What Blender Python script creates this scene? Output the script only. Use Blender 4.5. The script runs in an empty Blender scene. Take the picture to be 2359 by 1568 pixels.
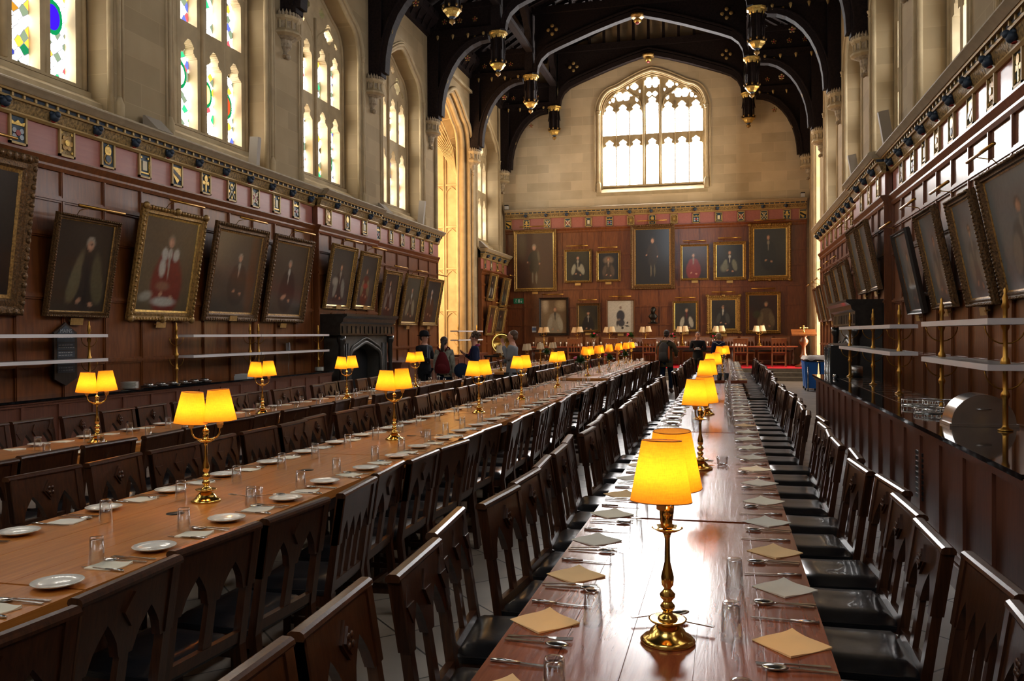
import bpy, math, random
from mathutils import Vector, Matrix
random.seed(7)
PI = math.pi
S = bpy.context.scene
COL = S.collection
sin, cos = math.sin, math.cos

# ------------------------------------------------------------------ camera, light, exposure
cam = bpy.data.cameras.new('camera')
cam.sensor_width = 36.0
cam.lens = 1960.0 / 2359.0 * 36.0
cam.clip_start = 0.05
cam.clip_end = 300
camo = bpy.data.objects.new('camera', cam)
COL.objects.link(camo)
def _cam():
    y, p, r = math.radians(14.05), math.radians(-.45), math.radians(-.33)
    f = Vector((-sin(y) * cos(p), cos(y) * cos(p), sin(p)))
    rt = Vector((cos(y), sin(y), 0))
    up = rt.cross(f)
    r2 = cos(r) * rt + sin(r) * up
    u2 = -sin(r) * rt + cos(r) * up
    m = Matrix((r2, u2, -f)).transposed().to_4x4()
    m.translation = Vector((0, 0, 1.65))
    camo.matrix_world = m
_cam()
S.camera = camo
S.view_settings.view_transform = 'Standard'
S.view_settings.look = 'None'
S.view_settings.gamma = 1.0
S.view_settings.use_curve_mapping = False
S.view_settings.exposure = 0.7
W = bpy.data.worlds.new('sky'); S.world = W
W.use_nodes = True
W.node_tree.nodes['Background'].inputs[0].default_value = (.75, .85, 1, 1)
W.node_tree.nodes['Background'].inputs[1].default_value = 1.0
SKY_BACK, SKY_LEFT, SKY_RIGHT, SKY_BAY, SKY_REAR = 24.0, 12.0, 11.0, 7.0, 3.0
LAMP_W = 1.6
try:
    S.cycles.max_bounces = 6
    S.cycles.diffuse_bounces = 3
    S.cycles.glossy_bounces = 3
    S.cycles.transmission_bounces = 4
    S.cycles.transparent_max_bounces = 12
    S.cycles.caustics_reflective = False
    S.cycles.caustics_refractive = False
    S.cycles.sample_clamp_indirect = 6.0
    S.cycles.use_light_tree = True
except Exception:
    pass

# ------------------------------------------------------------------ materials
MATS = {}
def _new(name):
    m = bpy.data.materials.new(name); m.use_nodes = True
    nt = m.node_tree
    return m, nt, nt.nodes['Principled BSDF']
def N(nt, t, **k):
    n = nt.nodes.new(t)
    for a, v in k.items():
        if a.startswith('i_'):
            key = a[2:]
            key = int(key) if key.isdigit() else key.replace('_', ' ')
            n.inputs[key].default_value = v
        else:
            setattr(n, a, v)
    return n
def ramp(nt, stops):
    r = nt.nodes.new('ShaderNodeValToRGB')
    e = r.color_ramp.elements
    while len(e) < len(stops): e.new(.5)
    for i, (p, c) in enumerate(stops):
        e[i].position = p; e[i].color = (*c, 1)
    return r
def simple(name, col, rough=.5, metal=0, coat=0, spec=.5, var=.0, scale=8, bump=0):
    m, nt, b = _new(name)
    b.inputs['Roughness'].default_value = rough
    b.inputs['Metallic'].default_value = metal
    b.inputs['Coat Weight'].default_value = coat
    b.inputs['Specular IOR Level'].default_value = spec
    if var > 0 or bump > 0:
        tc = N(nt, 'ShaderNodeTexCoord')
        nz = N(nt, 'ShaderNodeTexNoise', i_Scale=scale, i_Detail=4.0)
        nt.links.new(tc.outputs['Object'], nz.inputs['Vector'])
        r = ramp(nt, [(.3, tuple(c * (1 - var) for c in col)), (.7, tuple(min(1, c * (1 + var)) for c in col))])
        nt.links.new(nz.outputs['Fac'], r.inputs[0]); nt.links.new(r.outputs[0], b.inputs['Base Color'])
        if bump > 0:
            bp = N(nt, 'ShaderNodeBump', i_Strength=bump, i_Distance=.01)
            nt.links.new(nz.outputs['Fac'], bp.inputs['Height']); nt.links.new(bp.outputs[0], b.inputs['Normal'])
    else:
        b.inputs['Base Color'].default_value = (*col, 1)
    MATS[name] = m
    return m
def wood(name, c1, c2, rough=.35, axis='Y', scale=1.0, coat=0.0, bump=.1, stretch=14):
    m, nt, b = _new(name)
    tc = N(nt, 'ShaderNodeTexCoord')
    mp = N(nt, 'ShaderNodeMapping')
    s = [stretch * scale] * 3
    s['XYZ'.index(axis)] = 1.1 * scale
    mp.inputs['Scale'].default_value = s
    nz = N(nt, 'ShaderNodeTexNoise', i_Scale=2.2, i_Detail=6.0, i_Roughness=.6)
    nz.inputs['Distortion'].default_value = .6
    nt.links.new(tc.outputs['Object'], mp.inputs[0]); nt.links.new(mp.outputs[0], nz.inputs['Vector'])
    r = ramp(nt, [(.32, c1), (.68, c2)])
    nt.links.new(nz.outputs['Fac'], r.inputs[0]); nt.links.new(r.outputs[0], b.inputs['Base Color'])
    b.inputs['Roughness'].default_value = rough
    b.inputs['Coat Weight'].default_value = coat
    b.inputs['Coat Roughness'].default_value = .12
    if bump:
        bp = N(nt, 'ShaderNodeBump', i_Strength=bump, i_Distance=.004)
        nt.links.new(nz.outputs['Fac'], bp.inputs['Height']); nt.links.new(bp.outputs[0], b.inputs['Normal'])
    MATS[name] = m
    if name == 'roof_wood': b.inputs['Specular IOR Level'].default_value = .12
    return m
def stone(name, base, uaxis, bw=.95, bh=.38):
    """ashlar blocks; uaxis is the horizontal axis along the wall"""
    m, nt, b = _new(name)
    tc = N(nt, 'ShaderNodeTexCoord')
    sx = N(nt, 'ShaderNodeSeparateXYZ'); cb = N(nt, 'ShaderNodeCombineXYZ')
    nt.links.new(tc.outputs['Object'], sx.inputs[0])
    nt.links.new(sx.outputs[uaxis], cb.inputs['X']); nt.links.new(sx.outputs['Z'], cb.inputs['Y'])
    br = N(nt, 'ShaderNodeTexBrick')
    br.inputs['Scale'].default_value = 1.0
    br.inputs['Brick Width'].default_value = bw
    br.inputs['Row Height'].default_value = bh
    br.inputs['Mortar Size'].default_value = .008
    br.inputs['Mortar Smooth'].default_value = .6
    d = tuple(c * .86 for c in base); l = tuple(min(1, c * 1.1) for c in base)
    br.inputs['Color1'].default_value = (*d, 1); br.inputs['Color2'].default_value = (*l, 1)
    br.inputs['Mortar'].default_value = (*tuple(min(1, c * 1.12) for c in base), 1)
    nt.links.new(cb.outputs[0], br.inputs['Vector'])
    nz = N(nt, 'ShaderNodeTexNoise', i_Scale=1.3, i_Detail=6.0)
    nt.links.new(tc.outputs['Object'], nz.inputs['Vector'])
    mx = N(nt, 'ShaderNodeMix', data_type='RGBA', blend_type='MULTIPLY')
    mx.inputs['Factor'].default_value = .6
    r = ramp(nt, [(.3, (.72, .68, .62)), (.7, (1, 1, 1))])
    nt.links.new(nz.outputs['Fac'], r.inputs[0])
    nt.links.new(br.outputs['Color'], mx.inputs['A']); nt.links.new(r.outputs[0], mx.inputs['B'])
    nt.links.new(mx.outputs['Result'], b.inputs['Base Color'])
    b.inputs['Roughness'].default_value = .9
    b.inputs['Specular IOR Level'].default_value = .2
    MATS[name] = m
    return m
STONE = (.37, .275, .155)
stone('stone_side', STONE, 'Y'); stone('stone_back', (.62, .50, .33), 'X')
simple('stone_plain', (.43, .33, .19), .85, spec=.2, var=.15, scale=3)
simple('stone_carved', (.34, .27, .18), .85, spec=.2, var=.35, scale=14, bump=.6)
wood('panel_wood', (.115, .031, .007), (.21, .064, .014), .36, 'Z', 1.0, .28, .15, 8)
wood('frieze_wood', (.30, .090, .065), (.36, .115, .080), .42, 'Y', .6, .15, .05)
wood('roof_wood', (.010, .007, .007), (.024, .015, .014), .72, 'Y', .6, 0, .2)
wood('chair_wood', (.026, .008, .003), (.070, .022, .007), .34, 'Z', 2.2, .22, .12)
wood('chair_wood_light', (.060, .021, .008), (.11, .040, .014), .34, 'Z', 2.2, .3, .12)
wood('table_oak', (.48, .165, .030), (.68, .265, .056), .30, 'Y', 1.2, .25, .06)
wood('table_dark', (.20, .046, .020), (.32, .086, .036), .27, 'Y', 1.5, .5, .22)
wood('counter_wood', (.10, .032, .018), (.16, .054, .028), .40, 'Z', 1.2, .2, .05)
wood('dark_oak', (.012, .008, .006), (.028, .018, .012), .35, 'Z', 1.5, .3, .3)
wood('high_chair_wood', (.16, .06, .018), (.26, .10, .03), .4, 'Z', 2, .2, .05)
simple('counter_top', (.006, .006, .007), .07, coat=.5)
simple('leather', (.012, .012, .014), .30, coat=.2, var=.3, scale=12, bump=.15)
simple('brass', (.78, .50, .13), .16, 1)
simple('brass_dull', (.45, .24, .05), .38, 1)
simple('gilt', (.30, .17, .045), .45, .6, var=.5, scale=30, bump=.6)
simple('gilt_bright', (.58, .38, .10), .38, .7, var=.35, scale=25)
simple('gilt_dark', (.13, .065, .020), .5, .5, var=.6, scale=40, bump=.9)
simple('gilt_line', (.42, .28, .10), .5, .3)
simple('cornice_stone', (.36, .28, .17), .7, var=.1)
simple('cornice_carve', (.25, .16, .055), .6, .2, var=.7, scale=28, bump=.9)
simple('blue_dark', (.018, .035, .060), .5, var=.4, scale=20, bump=.5)
simple('shield_blue', (.015, .045, .075), .45)
simple('shield_cream', (.62, .52, .32), .5)
simple('red_dark', (.30, .03, .02), .5)
simple('steel', (.62, .62, .60), .22, 1)
simple('steel_brushed', (.50, .49, .48), .35, 1, var=.1)
simple('shelf_face', (.88, .85, .85), .35, .2)
simple('china', (.90, .88, .80), .15, coat=.5)
simple('china_dark', (.30, .33, .35), .2)
simple('napkin_peach', (.95, .66, .34), .85, spec=.1, var=.04)
simple('napkin_cream', (.93, .87, .70), .85, spec=.1, var=.04)
simple('napkin_grey', (.80, .78, .68), .85, spec=.1, var=.04)
simple('floor_stone', (.34, .29, .23), .45, var=.2, scale=2)
simple('red_carpet', (.42, .012, .02), .95, spec=.1, var=.15, scale=30)
simple('step_stone', (.20, .18, .15), .7, var=.2)
simple('skin', (.52, .25, .16), .55)
simple('hair_dark', (.030, .016, .010), .6)
simple('hair_brown', (.085, .045, .022), .6)
simple('hair_fair', (.20, .13, .07), .6)
simple('cloth_black', (.012, .012, .015), .8, spec=.2)
simple('cloth_navy', (.015, .020, .055), .8, spec=.2)
simple('cloth_olive', (.10, .080, .045), .9, spec=.1, var=.15)
simple('cloth_blue_grey', (.20, .21, .22), .9, spec=.1)
simple('cloth_pattern', (.30, .30, .24), .9, spec=.1, var=.5, scale=9)
simple('cloth_maroon', (.10, .008, .010), .85, spec=.2)
simple('cloth_magenta', (.25, .012, .06), .8)
simple('cloth_orange', (.60, .12, .02), .8)
simple('cloth_grey', (.06, .055, .05), .85)
simple('jeans', (.012, .022, .045), .9, spec=.1)
simple('boot', (.07, .030, .018), .6)
simple('black_plastic', (.010, .010, .011), .4)
simple('white_plastic', (.55, .54, .52), .5)
simple('speaker_stone', (.33, .28, .22), .7)
simple('bin_blue', (.01, .16, .60), .4)
simple('white_cloth', (.80, .76, .74), .9, spec=.1, var=.05)
simple('leaf_green', (.03, .10, .015), .6, var=.6, scale=30)
simple('flower_red', (.65, .02, .06), .6)
simple('flower_pink', (.75, .12, .25), .6)
simple('slate', (.035, .045, .060), .6, var=.2)
simple('chalk', (.35, .36, .36), .8)
simple('exit_green', (.01, .22, .09), .4)
simple('sign_white', (.7, .75, .72), .5)
simple('sign_blue', (.12, .18, .32), .5)
simple('shade_cream', (.72, .56, .34), .8, spec=.1)
simple('bronze', (.020, .017, .014), .4, .6)
simple('old_brass_label', (.55, .35, .12), .4, .6, var=.2, scale=20)
simple('mantel_black', (.020, .018, .015), .3, coat=.3, var=.5, scale=10, bump=.4)
simple('mantel_stone', (.055, .048, .038), .55, var=.3, scale=6, bump=.3)
simple('soot', (.004, .004, .004), .9)

def vcol(name, rough=.28):
    m, nt, b = _new(name)
    a = N(nt, 'ShaderNodeAttribute'); a.attribute_name = 'paint'
    nt.links.new(a.outputs['Color'], b.inputs['Base Color'])
    b.inputs['Roughness'].default_value = rough
    b.inputs['Coat Weight'].default_value = .5
    b.inputs['Coat Roughness'].default_value = .12
    MATS[name] = m
vcol('oil_paint')

def glassy():
    m = bpy.data.materials.new('tumbler_glass'); m.use_nodes = True
    nt = m.node_tree; nt.nodes.clear()
    o = N(nt, 'ShaderNodeOutputMaterial'); t = N(nt, 'ShaderNodeBsdfTransparent'); g = N(nt, 'ShaderNodeBsdfGlossy')
    t.inputs[0].default_value = (.975, .985, .985, 1); g.inputs['Roughness'].default_value = .06
    g.inputs['Color'].default_value = (.95, .97, 1, 1)
    lw = N(nt, 'ShaderNodeLayerWeight', i_Blend=.30)
    mx = N(nt, 'ShaderNodeMixShader')
    mth = N(nt, 'ShaderNodeMath', operation='MULTIPLY'); mth.inputs[1].default_value = .95
    nt.links.new(lw.outputs['Facing'], mth.inputs[0])
    nt.links.new(mth.outputs[0], mx.inputs[0]); nt.links.new(t.outputs[0], mx.inputs[1]); nt.links.new(g.outputs[0], mx.inputs[2])
    nt.links.new(mx.outputs[0], o.inputs[0]); MATS['tumbler_glass'] = m
glassy()
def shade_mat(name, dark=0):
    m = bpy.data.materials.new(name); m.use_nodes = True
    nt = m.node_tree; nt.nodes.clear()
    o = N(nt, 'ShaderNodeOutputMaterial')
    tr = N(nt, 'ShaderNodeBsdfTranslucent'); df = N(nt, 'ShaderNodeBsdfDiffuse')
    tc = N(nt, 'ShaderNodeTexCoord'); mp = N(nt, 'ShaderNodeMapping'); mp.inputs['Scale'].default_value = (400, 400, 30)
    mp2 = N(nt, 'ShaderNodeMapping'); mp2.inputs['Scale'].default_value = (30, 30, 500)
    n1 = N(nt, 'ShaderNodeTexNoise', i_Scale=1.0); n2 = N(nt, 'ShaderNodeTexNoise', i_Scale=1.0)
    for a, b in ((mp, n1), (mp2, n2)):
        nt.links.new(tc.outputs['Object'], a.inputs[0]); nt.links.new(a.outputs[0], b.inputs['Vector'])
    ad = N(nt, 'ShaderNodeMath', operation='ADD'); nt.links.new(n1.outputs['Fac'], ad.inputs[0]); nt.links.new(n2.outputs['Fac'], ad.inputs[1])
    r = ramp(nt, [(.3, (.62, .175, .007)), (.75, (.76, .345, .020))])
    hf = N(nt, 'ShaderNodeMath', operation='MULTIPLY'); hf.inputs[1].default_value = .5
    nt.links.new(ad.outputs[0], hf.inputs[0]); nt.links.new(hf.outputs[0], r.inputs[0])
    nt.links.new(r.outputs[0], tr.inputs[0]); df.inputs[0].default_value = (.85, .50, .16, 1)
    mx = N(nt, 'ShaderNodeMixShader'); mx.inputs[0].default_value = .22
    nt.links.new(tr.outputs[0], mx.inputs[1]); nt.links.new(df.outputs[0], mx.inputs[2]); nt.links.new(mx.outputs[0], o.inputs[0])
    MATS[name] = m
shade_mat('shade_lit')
def emit(name, col, st):
    m = bpy.data.materials.new(name); m.use_nodes = True
    nt = m.node_tree; nt.nodes.clear()
    o = N(nt, 'ShaderNodeOutputMaterial'); e = N(nt, 'ShaderNodeEmission'); e.inputs[0].default_value = (*col, 1); e.inputs[1].default_value = st
    nt.links.new(e.outputs[0], o.inputs[0]); MATS[name] = m
emit('bulb_glow', (1, .75, .35), 12)
def leaded(name, uaxis, col, st, tint=.5, quarry=.16):
    """daylight seen through leaded glass: pale quarries, dark leads, a few coloured pieces"""
    m = bpy.data.materials.new(name); m.use_nodes = True
    nt = m.node_tree; nt.nodes.clear()
    o = N(nt, 'ShaderNodeOutputMaterial'); e = N(nt, 'ShaderNodeEmission'); e.inputs[1].default_value = st
    tc = N(nt, 'ShaderNodeTexCoord'); sx = N(nt, 'ShaderNodeSeparateXYZ'); cb = N(nt, 'ShaderNodeCombineXYZ')
    nt.links.new(tc.outputs['Object'], sx.inputs[0]); nt.links.new(sx.outputs[uaxis], cb.inputs['X']); nt.links.new(sx.outputs['Z'], cb.inputs['Y'])
    mp = N(nt, 'ShaderNodeMapping'); mp.inputs['Rotation'].default_value = (0, 0, PI / 4); mp.inputs['Scale'].default_value = (1 / quarry,) * 3
    nt.links.new(cb.outputs[0], mp.inputs[0])
    v = N(nt, 'ShaderNodeTexVoronoi', i_Scale=1.0); v.inputs['Randomness'].default_value = .35
    nt.links.new(mp.outputs[0], v.inputs['Vector'])
    v2 = N(nt, 'ShaderNodeTexVoronoi', feature='DISTANCE_TO_EDGE', i_Scale=1.0); v2.inputs['Randomness'].default_value = .35
    nt.links.new(mp.outputs[0], v2.inputs['Vector'])
    s2 = N(nt, 'ShaderNodeSeparateColor'); nt.links.new(v.outputs['Color'], s2.inputs[0])
    pale = ramp(nt, [(0, col), (.50, (.020, .026, .016)), (.68, tuple(c * .30 for c in col)), (.86, col)])
    pale.color_ramp.interpolation = 'CONSTANT'; nt.links.new(s2.outputs['Red'], pale.inputs[0])
    hue = ramp(nt, [(0, (1, 1, 1)), (.78, (.16, .07, .006)), (.86, (.10, .010, .012)), (.91, (.004, .06, .022)), (.96, (.012, .016, .12))])
    hue.color_ramp.interpolation = 'CONSTANT'; nt.links.new(s2.outputs['Green'], hue.inputs[0])
    mx = N(nt, 'ShaderNodeMix', data_type='RGBA', blend_type='MULTIPLY'); mx.inputs['Factor'].default_value = tint
    nt.links.new(pale.outputs[0], mx.inputs['A']); nt.links.new(hue.outputs[0], mx.inputs['B'])
    ld = N(nt, 'ShaderNodeMath', operation='GREATER_THAN'); ld.inputs[1].default_value = .045
    nt.links.new(v2.outputs['Distance'], ld.inputs[0])
    m2 = N(nt, 'ShaderNodeMix', data_type='RGBA'); m2.inputs['A'].default_value = (.02, .02, .02, 1)
    nt.links.new(ld.outputs[0], m2.inputs['Factor']); nt.links.new(mx.outputs['Result'], m2.inputs['B'])
    nt.links.new(m2.outputs['Result'], e.inputs[0]); nt.links.new(e.outputs[0], o.inputs[0])
    MATS[name] = m
leaded('glass_left', 'Y', (1, .99, .96), SKY_LEFT, 1.0, .13)
leaded('glass_right', 'Y', (.88, .92, 1), SKY_RIGHT, .4)
leaded('glass_dim', 'Y', (1, .97, .9), 8.0, .5)
emit('glass_back', (1, .98, .97), SKY_BACK)
emit('glass_bay', (1, .62, .28), SKY_BAY)
emit('passage_glow', (1, .88, .70), 20.0)  # added light source placed in the right-hand passage
emit('glass_rear', (.85, .92, 1), SKY_REAR)
emit('roundel_green', (.004, .17, .05), 1.4)
emit('roundel_white', (1, .92, .8), 4.0)
emit('roundel_red', (.75, .07, .02), 1.2)
emit('roundel_blue', (.03, .006, .55), 1.4)
emit('roundel_gold', (1, .6, .12), 3.0)
def floor_mat():
    m, nt, b = _new('flagstones')
    tc = N(nt, 'ShaderNodeTexCoord'); br = N(nt, 'ShaderNodeTexBrick')
    mp = N(nt, 'ShaderNodeMapping'); mp.inputs['Rotation'].default_value = (0, 0, PI / 4)
    nt.links.new(tc.outputs['Object'], mp.inputs[0]); nt.links.new(mp.outputs[0], br.inputs['Vector'])
    br.inputs['Scale'].default_value = 1; br.offset = 0
    br.inputs['Brick Width'].default_value = .62; br.inputs['Row Height'].default_value = .62
    br.inputs['Mortar Size'].default_value = .006
    br.inputs['Color1'].default_value = (.46, .40, .33, 1); br.inputs['Color2'].default_value = (.55, .48, .40, 1)
    br.inputs['Mortar'].default_value = (.08, .07, .06, 1)
    nz = N(nt, 'ShaderNodeTexNoise', i_Scale=3.0, i_Detail=5.0); nt.links.new(tc.outputs['Object'], nz.inputs['Vector'])
    r = ramp(nt, [(.3, (.7, .7, .7)), (.7, (1, 1, 1))]); nt.links.new(nz.outputs['Fac'], r.inputs[0])
    mx = N(nt, 'ShaderNodeMix', data_type='RGBA', blend_type='MULTIPLY'); mx.inputs['Factor'].default_value = .7
    nt.links.new(br.outputs['Color'], mx.inputs['A']); nt.links.new(r.outputs[0], mx.inputs['B'])
    nt.links.new(mx.outputs['Result'], b.inputs['Base Color'])
    b.inputs['Roughness'].default_value = .38
    MATS['flagstones'] = m
floor_mat()

# ------------------------------------------------------------------ mesh builder
class MB:
    def __init__(s): s.v = []; s.f = []; s.m = []; s.sm = []; s.mats = []; s.cur = 0; s.T = None
    def mat(s, name):
        if name not in s.mats: s.mats.append(name)
        s.cur = s.mats.index(name); return s
    def add(s, vs, fs, smooth=False):
        o = len(s.v)
        if s.T: vs = [s.T(*v) for v in vs]
        s.v += [tuple(v) for v in vs]
        for f in fs:
            s.f.append(tuple(i + o for i in f)); s.m.append(s.cur); s.sm.append(smooth)
        return s
    def box(s, x0, x1, y0, y1, z0, z1):
        return s.add([(x0, y0, z0), (x1, y0, z0), (x1, y1, z0), (x0, y1, z0), (x0, y0, z1), (x1, y0, z1), (x1, y1, z1), (x0, y1, z1)],
                     [(0, 3, 2, 1), (4, 5, 6, 7), (0, 1, 5, 4), (1, 2, 6, 5), (2, 3, 7, 6), (3, 0, 4, 7)])
    def hexa(s, a, b):
        """a: four bottom points, b: four top points"""
        return s.add(list(a) + list(b), [(0, 3, 2, 1), (4, 5, 6, 7), (0, 1, 5, 4), (1, 2, 6, 5), (2, 3, 7, 6), (3, 0, 4, 7)])
    def beam(s, p, q, w, h, up=(0, 0, 1)):
        p = Vector(p); q = Vector(q); d = (q - p).normalized(); u = Vector(up)
        r = d.cross(u)
        if r.length < 1e-4: r = d.cross(Vector((0, 1, 0)))
        r.normalize(); u = r.cross(d).normalized()
        r *= w / 2; u *= h / 2
        return s.hexa([p - r - u, p + r - u, p + r + u, p - r + u], [q - r - u, q + r - u, q + r + u, q - r + u])
    def tube(s, pts, rad, n=8, closed=False, cap=True):
        pts = [Vector(p) for p in pts]; m = len(pts)
        if not hasattr(rad, '__len__'): rad = [rad] * m
        vs = []; prev = None
        for i, p in enumerate(pts):
            if closed: d = pts[(i + 1) % m] - pts[i - 1]
            else: d = pts[min(i + 1, m - 1)] - pts[max(i - 1, 0)]
            d.normalize()
            if prev is None:
                a = Vector((0, 0, 1)) if abs(d.z) < .9 else Vector((1, 0, 0))
                r = d.cross(a).normalized()
            else:
                r = (prev - d * prev.dot(d))
                r = r.normalized() if r.length > 1e-5 else d.cross(Vector((0, 0, 1))).normalized()
            prev = r; u = d.cross(r)
            for k in range(n):
                t = 2 * PI * k / n
                vs.append(p + (r * cos(t) + u * sin(t)) * rad[i])
        fs = []
        for i in range(m if closed else m - 1):
            j = (i + 1) % m
            for k in range(n):
                k2 = (k + 1) % n
                fs.append((i * n + k, i * n + k2, j * n + k2, j * n + k))
        if cap and not closed:
            fs.append(tuple(range(n))[::-1]); fs.append(tuple((m - 1) * n + k for k in range(n)))
        return s.add(vs, fs, True)
    def lathe(s, prof, c=(0, 0, 0), n=16, a0=0, a1=2 * PI, smooth=True, sx=1, sy=1, rot=0, cap=True):
        full = abs(a1 - a0 - 2 * PI) < 1e-6
        k = n if full else n + 1
        vs = []
        for r, z in prof:
            for i in range(k):
                t = a0 + (a1 - a0) * i / n + rot
                vs.append((c[0] + r * cos(t) * sx, c[1] + r * sin(t) * sy, c[2] + z))
        fs = []
        for j in range(len(prof) - 1):
            for i in range(n):
                i2 = (i + 1) % k if full else i + 1
                fs.append((j * k + i, j * k + i2, (j + 1) * k + i2, (j + 1) * k + i))
        if full and cap:
            if prof[0][0] > 1e-4: fs.append(tuple(range(k))[::-1])
            if prof[-1][0] > 1e-4: fs.append(tuple((len(prof) - 1) * k + i for i in range(k)))
        return s.add(vs, fs, smooth)
    def ell(s, c, rx, ry, rz, n=10, m=7, R=None):
        vs = []; fs = []
        for j in range(m + 1):
            a = -PI / 2 + PI * j / m
            for i in range(n):
                t = 2 * PI * i / n
                p = Vector((rx * cos(a) * cos(t), ry * cos(a) * sin(t), rz * sin(a)))
                if R: p = R @ p
                vs.append(p + Vector(c))
        for j in range(m):
            for i in range(n):
                fs.append((j * n + i, j * n + (i + 1) % n, (j + 1) * n + (i + 1) % n, (j + 1) * n + i))
        return s.add(vs, fs, True)
    def prism(s, poly, w0, w1, mp):
        """poly of (a,b); mp(a,b,w) -> point; convex or simple polygon"""
        n = len(poly)
        vs = [mp(a, b, w0) for a, b in poly] + [mp(a, b, w1) for a, b in poly]
        fs = [tuple(range(n))[::-1], tuple(range(n, 2 * n))] + [(i, (i + 1) % n, n + (i + 1) % n, n + i) for i in range(n)]
        return s.add(vs, fs)
    def band(s, lo, hi, w0, w1, mp):
        """solid between two point rows of equal length, in the a,b plane, from w0 to w1"""
        for i in range(len(lo) - 1):
            q = [lo[i], lo[i + 1], hi[i + 1], hi[i]]
            s.hexa([mp(a, b, w0) for a, b in q], [mp(a, b, w1) for a, b in q])
        return s
    def sweep(s, path, hw, w0, w1, mp):
        """bar of half width hw following a path in the a,b plane"""
        L = []; R = []
        n = len(path)
        for i in range(n):
            a = Vector(path[max(i - 1, 0)]); b = Vector(path[min(i + 1, n - 1)])
            d = (b - a).normalized(); nn = Vector((-d.y, d.x)) * hw; p = Vector(path[i])
            L.append(tuple(p + nn)); R.append(tuple(p - nn))
        return s.band(R, L, w0, w1, mp)
    def raster(s, fn, a0, a1, b0, b1, st, w0, w1, mp):
        """solid wherever fn(a,b) is true, as merged boxes"""
        na = int(round((a1 - a0) / st)); nb = int(round((b1 - b0) / st)); da = (a1 - a0) / na; db = (b1 - b0) / nb
        live = {}
        def flush(k, e):
            i0, i1 = k; j0 = live[k]
            A0, A1, B0, B1 = a0 + i0 * da, a0 + i1 * da, b0 + j0 * db, b0 + e * db
            q = [(A0, B0), (A1, B0), (A1, B1), (A0, B1)]
            s.hexa([mp(a, b, w0) for a, b in q], [mp(a, b, w1) for a, b in q])
        for j in range(nb):
            runs = set(); i = 0
            while i < na:
                if fn(a0 + (i + .5) * da, b0 + (j + .5) * db):
                    k = i
                    while k < na and fn(a0 + (k + .5) * da, b0 + (j + .5) * db): k += 1
                    runs.add((i, k)); i = k
                else: i += 1
            for k in [k for k in live if k not in runs]:
                flush(k, j); del live[k]
            for k in runs: live.setdefault(k, j)
        for k in list(live): flush(k, nb)
        return s
    def mesh(s, name, mat=None):
        me = bpy.data.meshes.new(name)
        me.from_pydata(s.v, [], s.f)
        names = s.mats if s.mats else [mat]
        for n in names: me.materials.append(MATS[n])
        me.polygons.foreach_set('use_smooth', s.sm)
        if s.mats: me.polygons.foreach_set('material_index', s.m)
        me.update()
        return me
    def obj(s, name, mat=None, parent=None, loc=None, rz=0):
        o = bpy.data.objects.new(name, s.mesh(name, mat)); COL.objects.link(o)
        if parent: o.parent = parent
        if loc: o.location = loc
        if rz: o.rotation_euler.z = rz
        return o
def smooth_by_angle(me):
    pass
def tag(o, label, cat, group=None, kind=None):
    o['label'] = label; o['category'] = cat
    if group: o['group'] = group
    if kind: o['kind'] = kind
    return o
def thing(name, label, cat, loc=(0, 0, 0), rz=0, group=None):
    o = bpy.data.objects.new(name, None); COL.objects.link(o); o.location = loc; o.rotation_euler = (0, 0, rz)
    o.empty_display_size = .05
    return tag(o, label, cat, group)
def struct(name, mb, mat=None, parent=None):
    o = mb.obj(name, mat, parent); o['kind'] = 'structure'; return o
KIDS = {}
def kids(o):
    if o.name not in KIDS: KIDS[o.name] = list(o.children)
    return KIDS[o.name]
def dup(o, loc=None, rz=0, label=None, group=None, parent=None):
    c = o.copy(); COL.objects.link(c)
    if parent: c.parent = parent
    if loc is not None: c.location = loc; c.rotation_euler = (0, 0, rz)
    if label: c['label'] = label
    if group: c['group'] = group
    for k in kids(o): dup(k, parent=c)
    return c
PARK = Vector((0, 0, 0))
class Stamp:
    """first placement moves the original, later ones copy it with its parts"""
    def __init__(s, root): s.o = root; s.used = False
    def put(s, loc, rz=0, label=None, group=None, rx=0):
        if not s.used:
            s.used = True; o = s.o; kids(o)
            for k in kids(o): kids(k)
            o.location = loc; o.rotation_euler = (rx, 0, rz)
        else:
            o = dup(s.o, loc, rz); o.rotation_euler = (rx, 0, rz)
        if label: o['label'] = label
        if group: o['group'] = group
        return o
ORD = ['', 'first', 'second', 'third', 'fourth', 'fifth', 'sixth', 'seventh', 'eighth', 'ninth', 'tenth', 'eleventh', 'twelfth', 'thirteenth', 'fourteenth',
       'fifteenth', 'sixteenth', 'seventeenth', 'eighteenth', 'nineteenth', 'twentieth']
def ordw(n):
    if n <= 20: return ORD[n]
    t = {2: 'twenty', 3: 'thirty', 4: 'forty', 5: 'fifty'}[n // 10]
    if n % 10 == 0: return {2: 'twentieth', 3: 'thirtieth', 4: 'fortieth', 5: 'fiftieth'}[n // 10]
    return t + '-' + ORD[n % 10]
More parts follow.
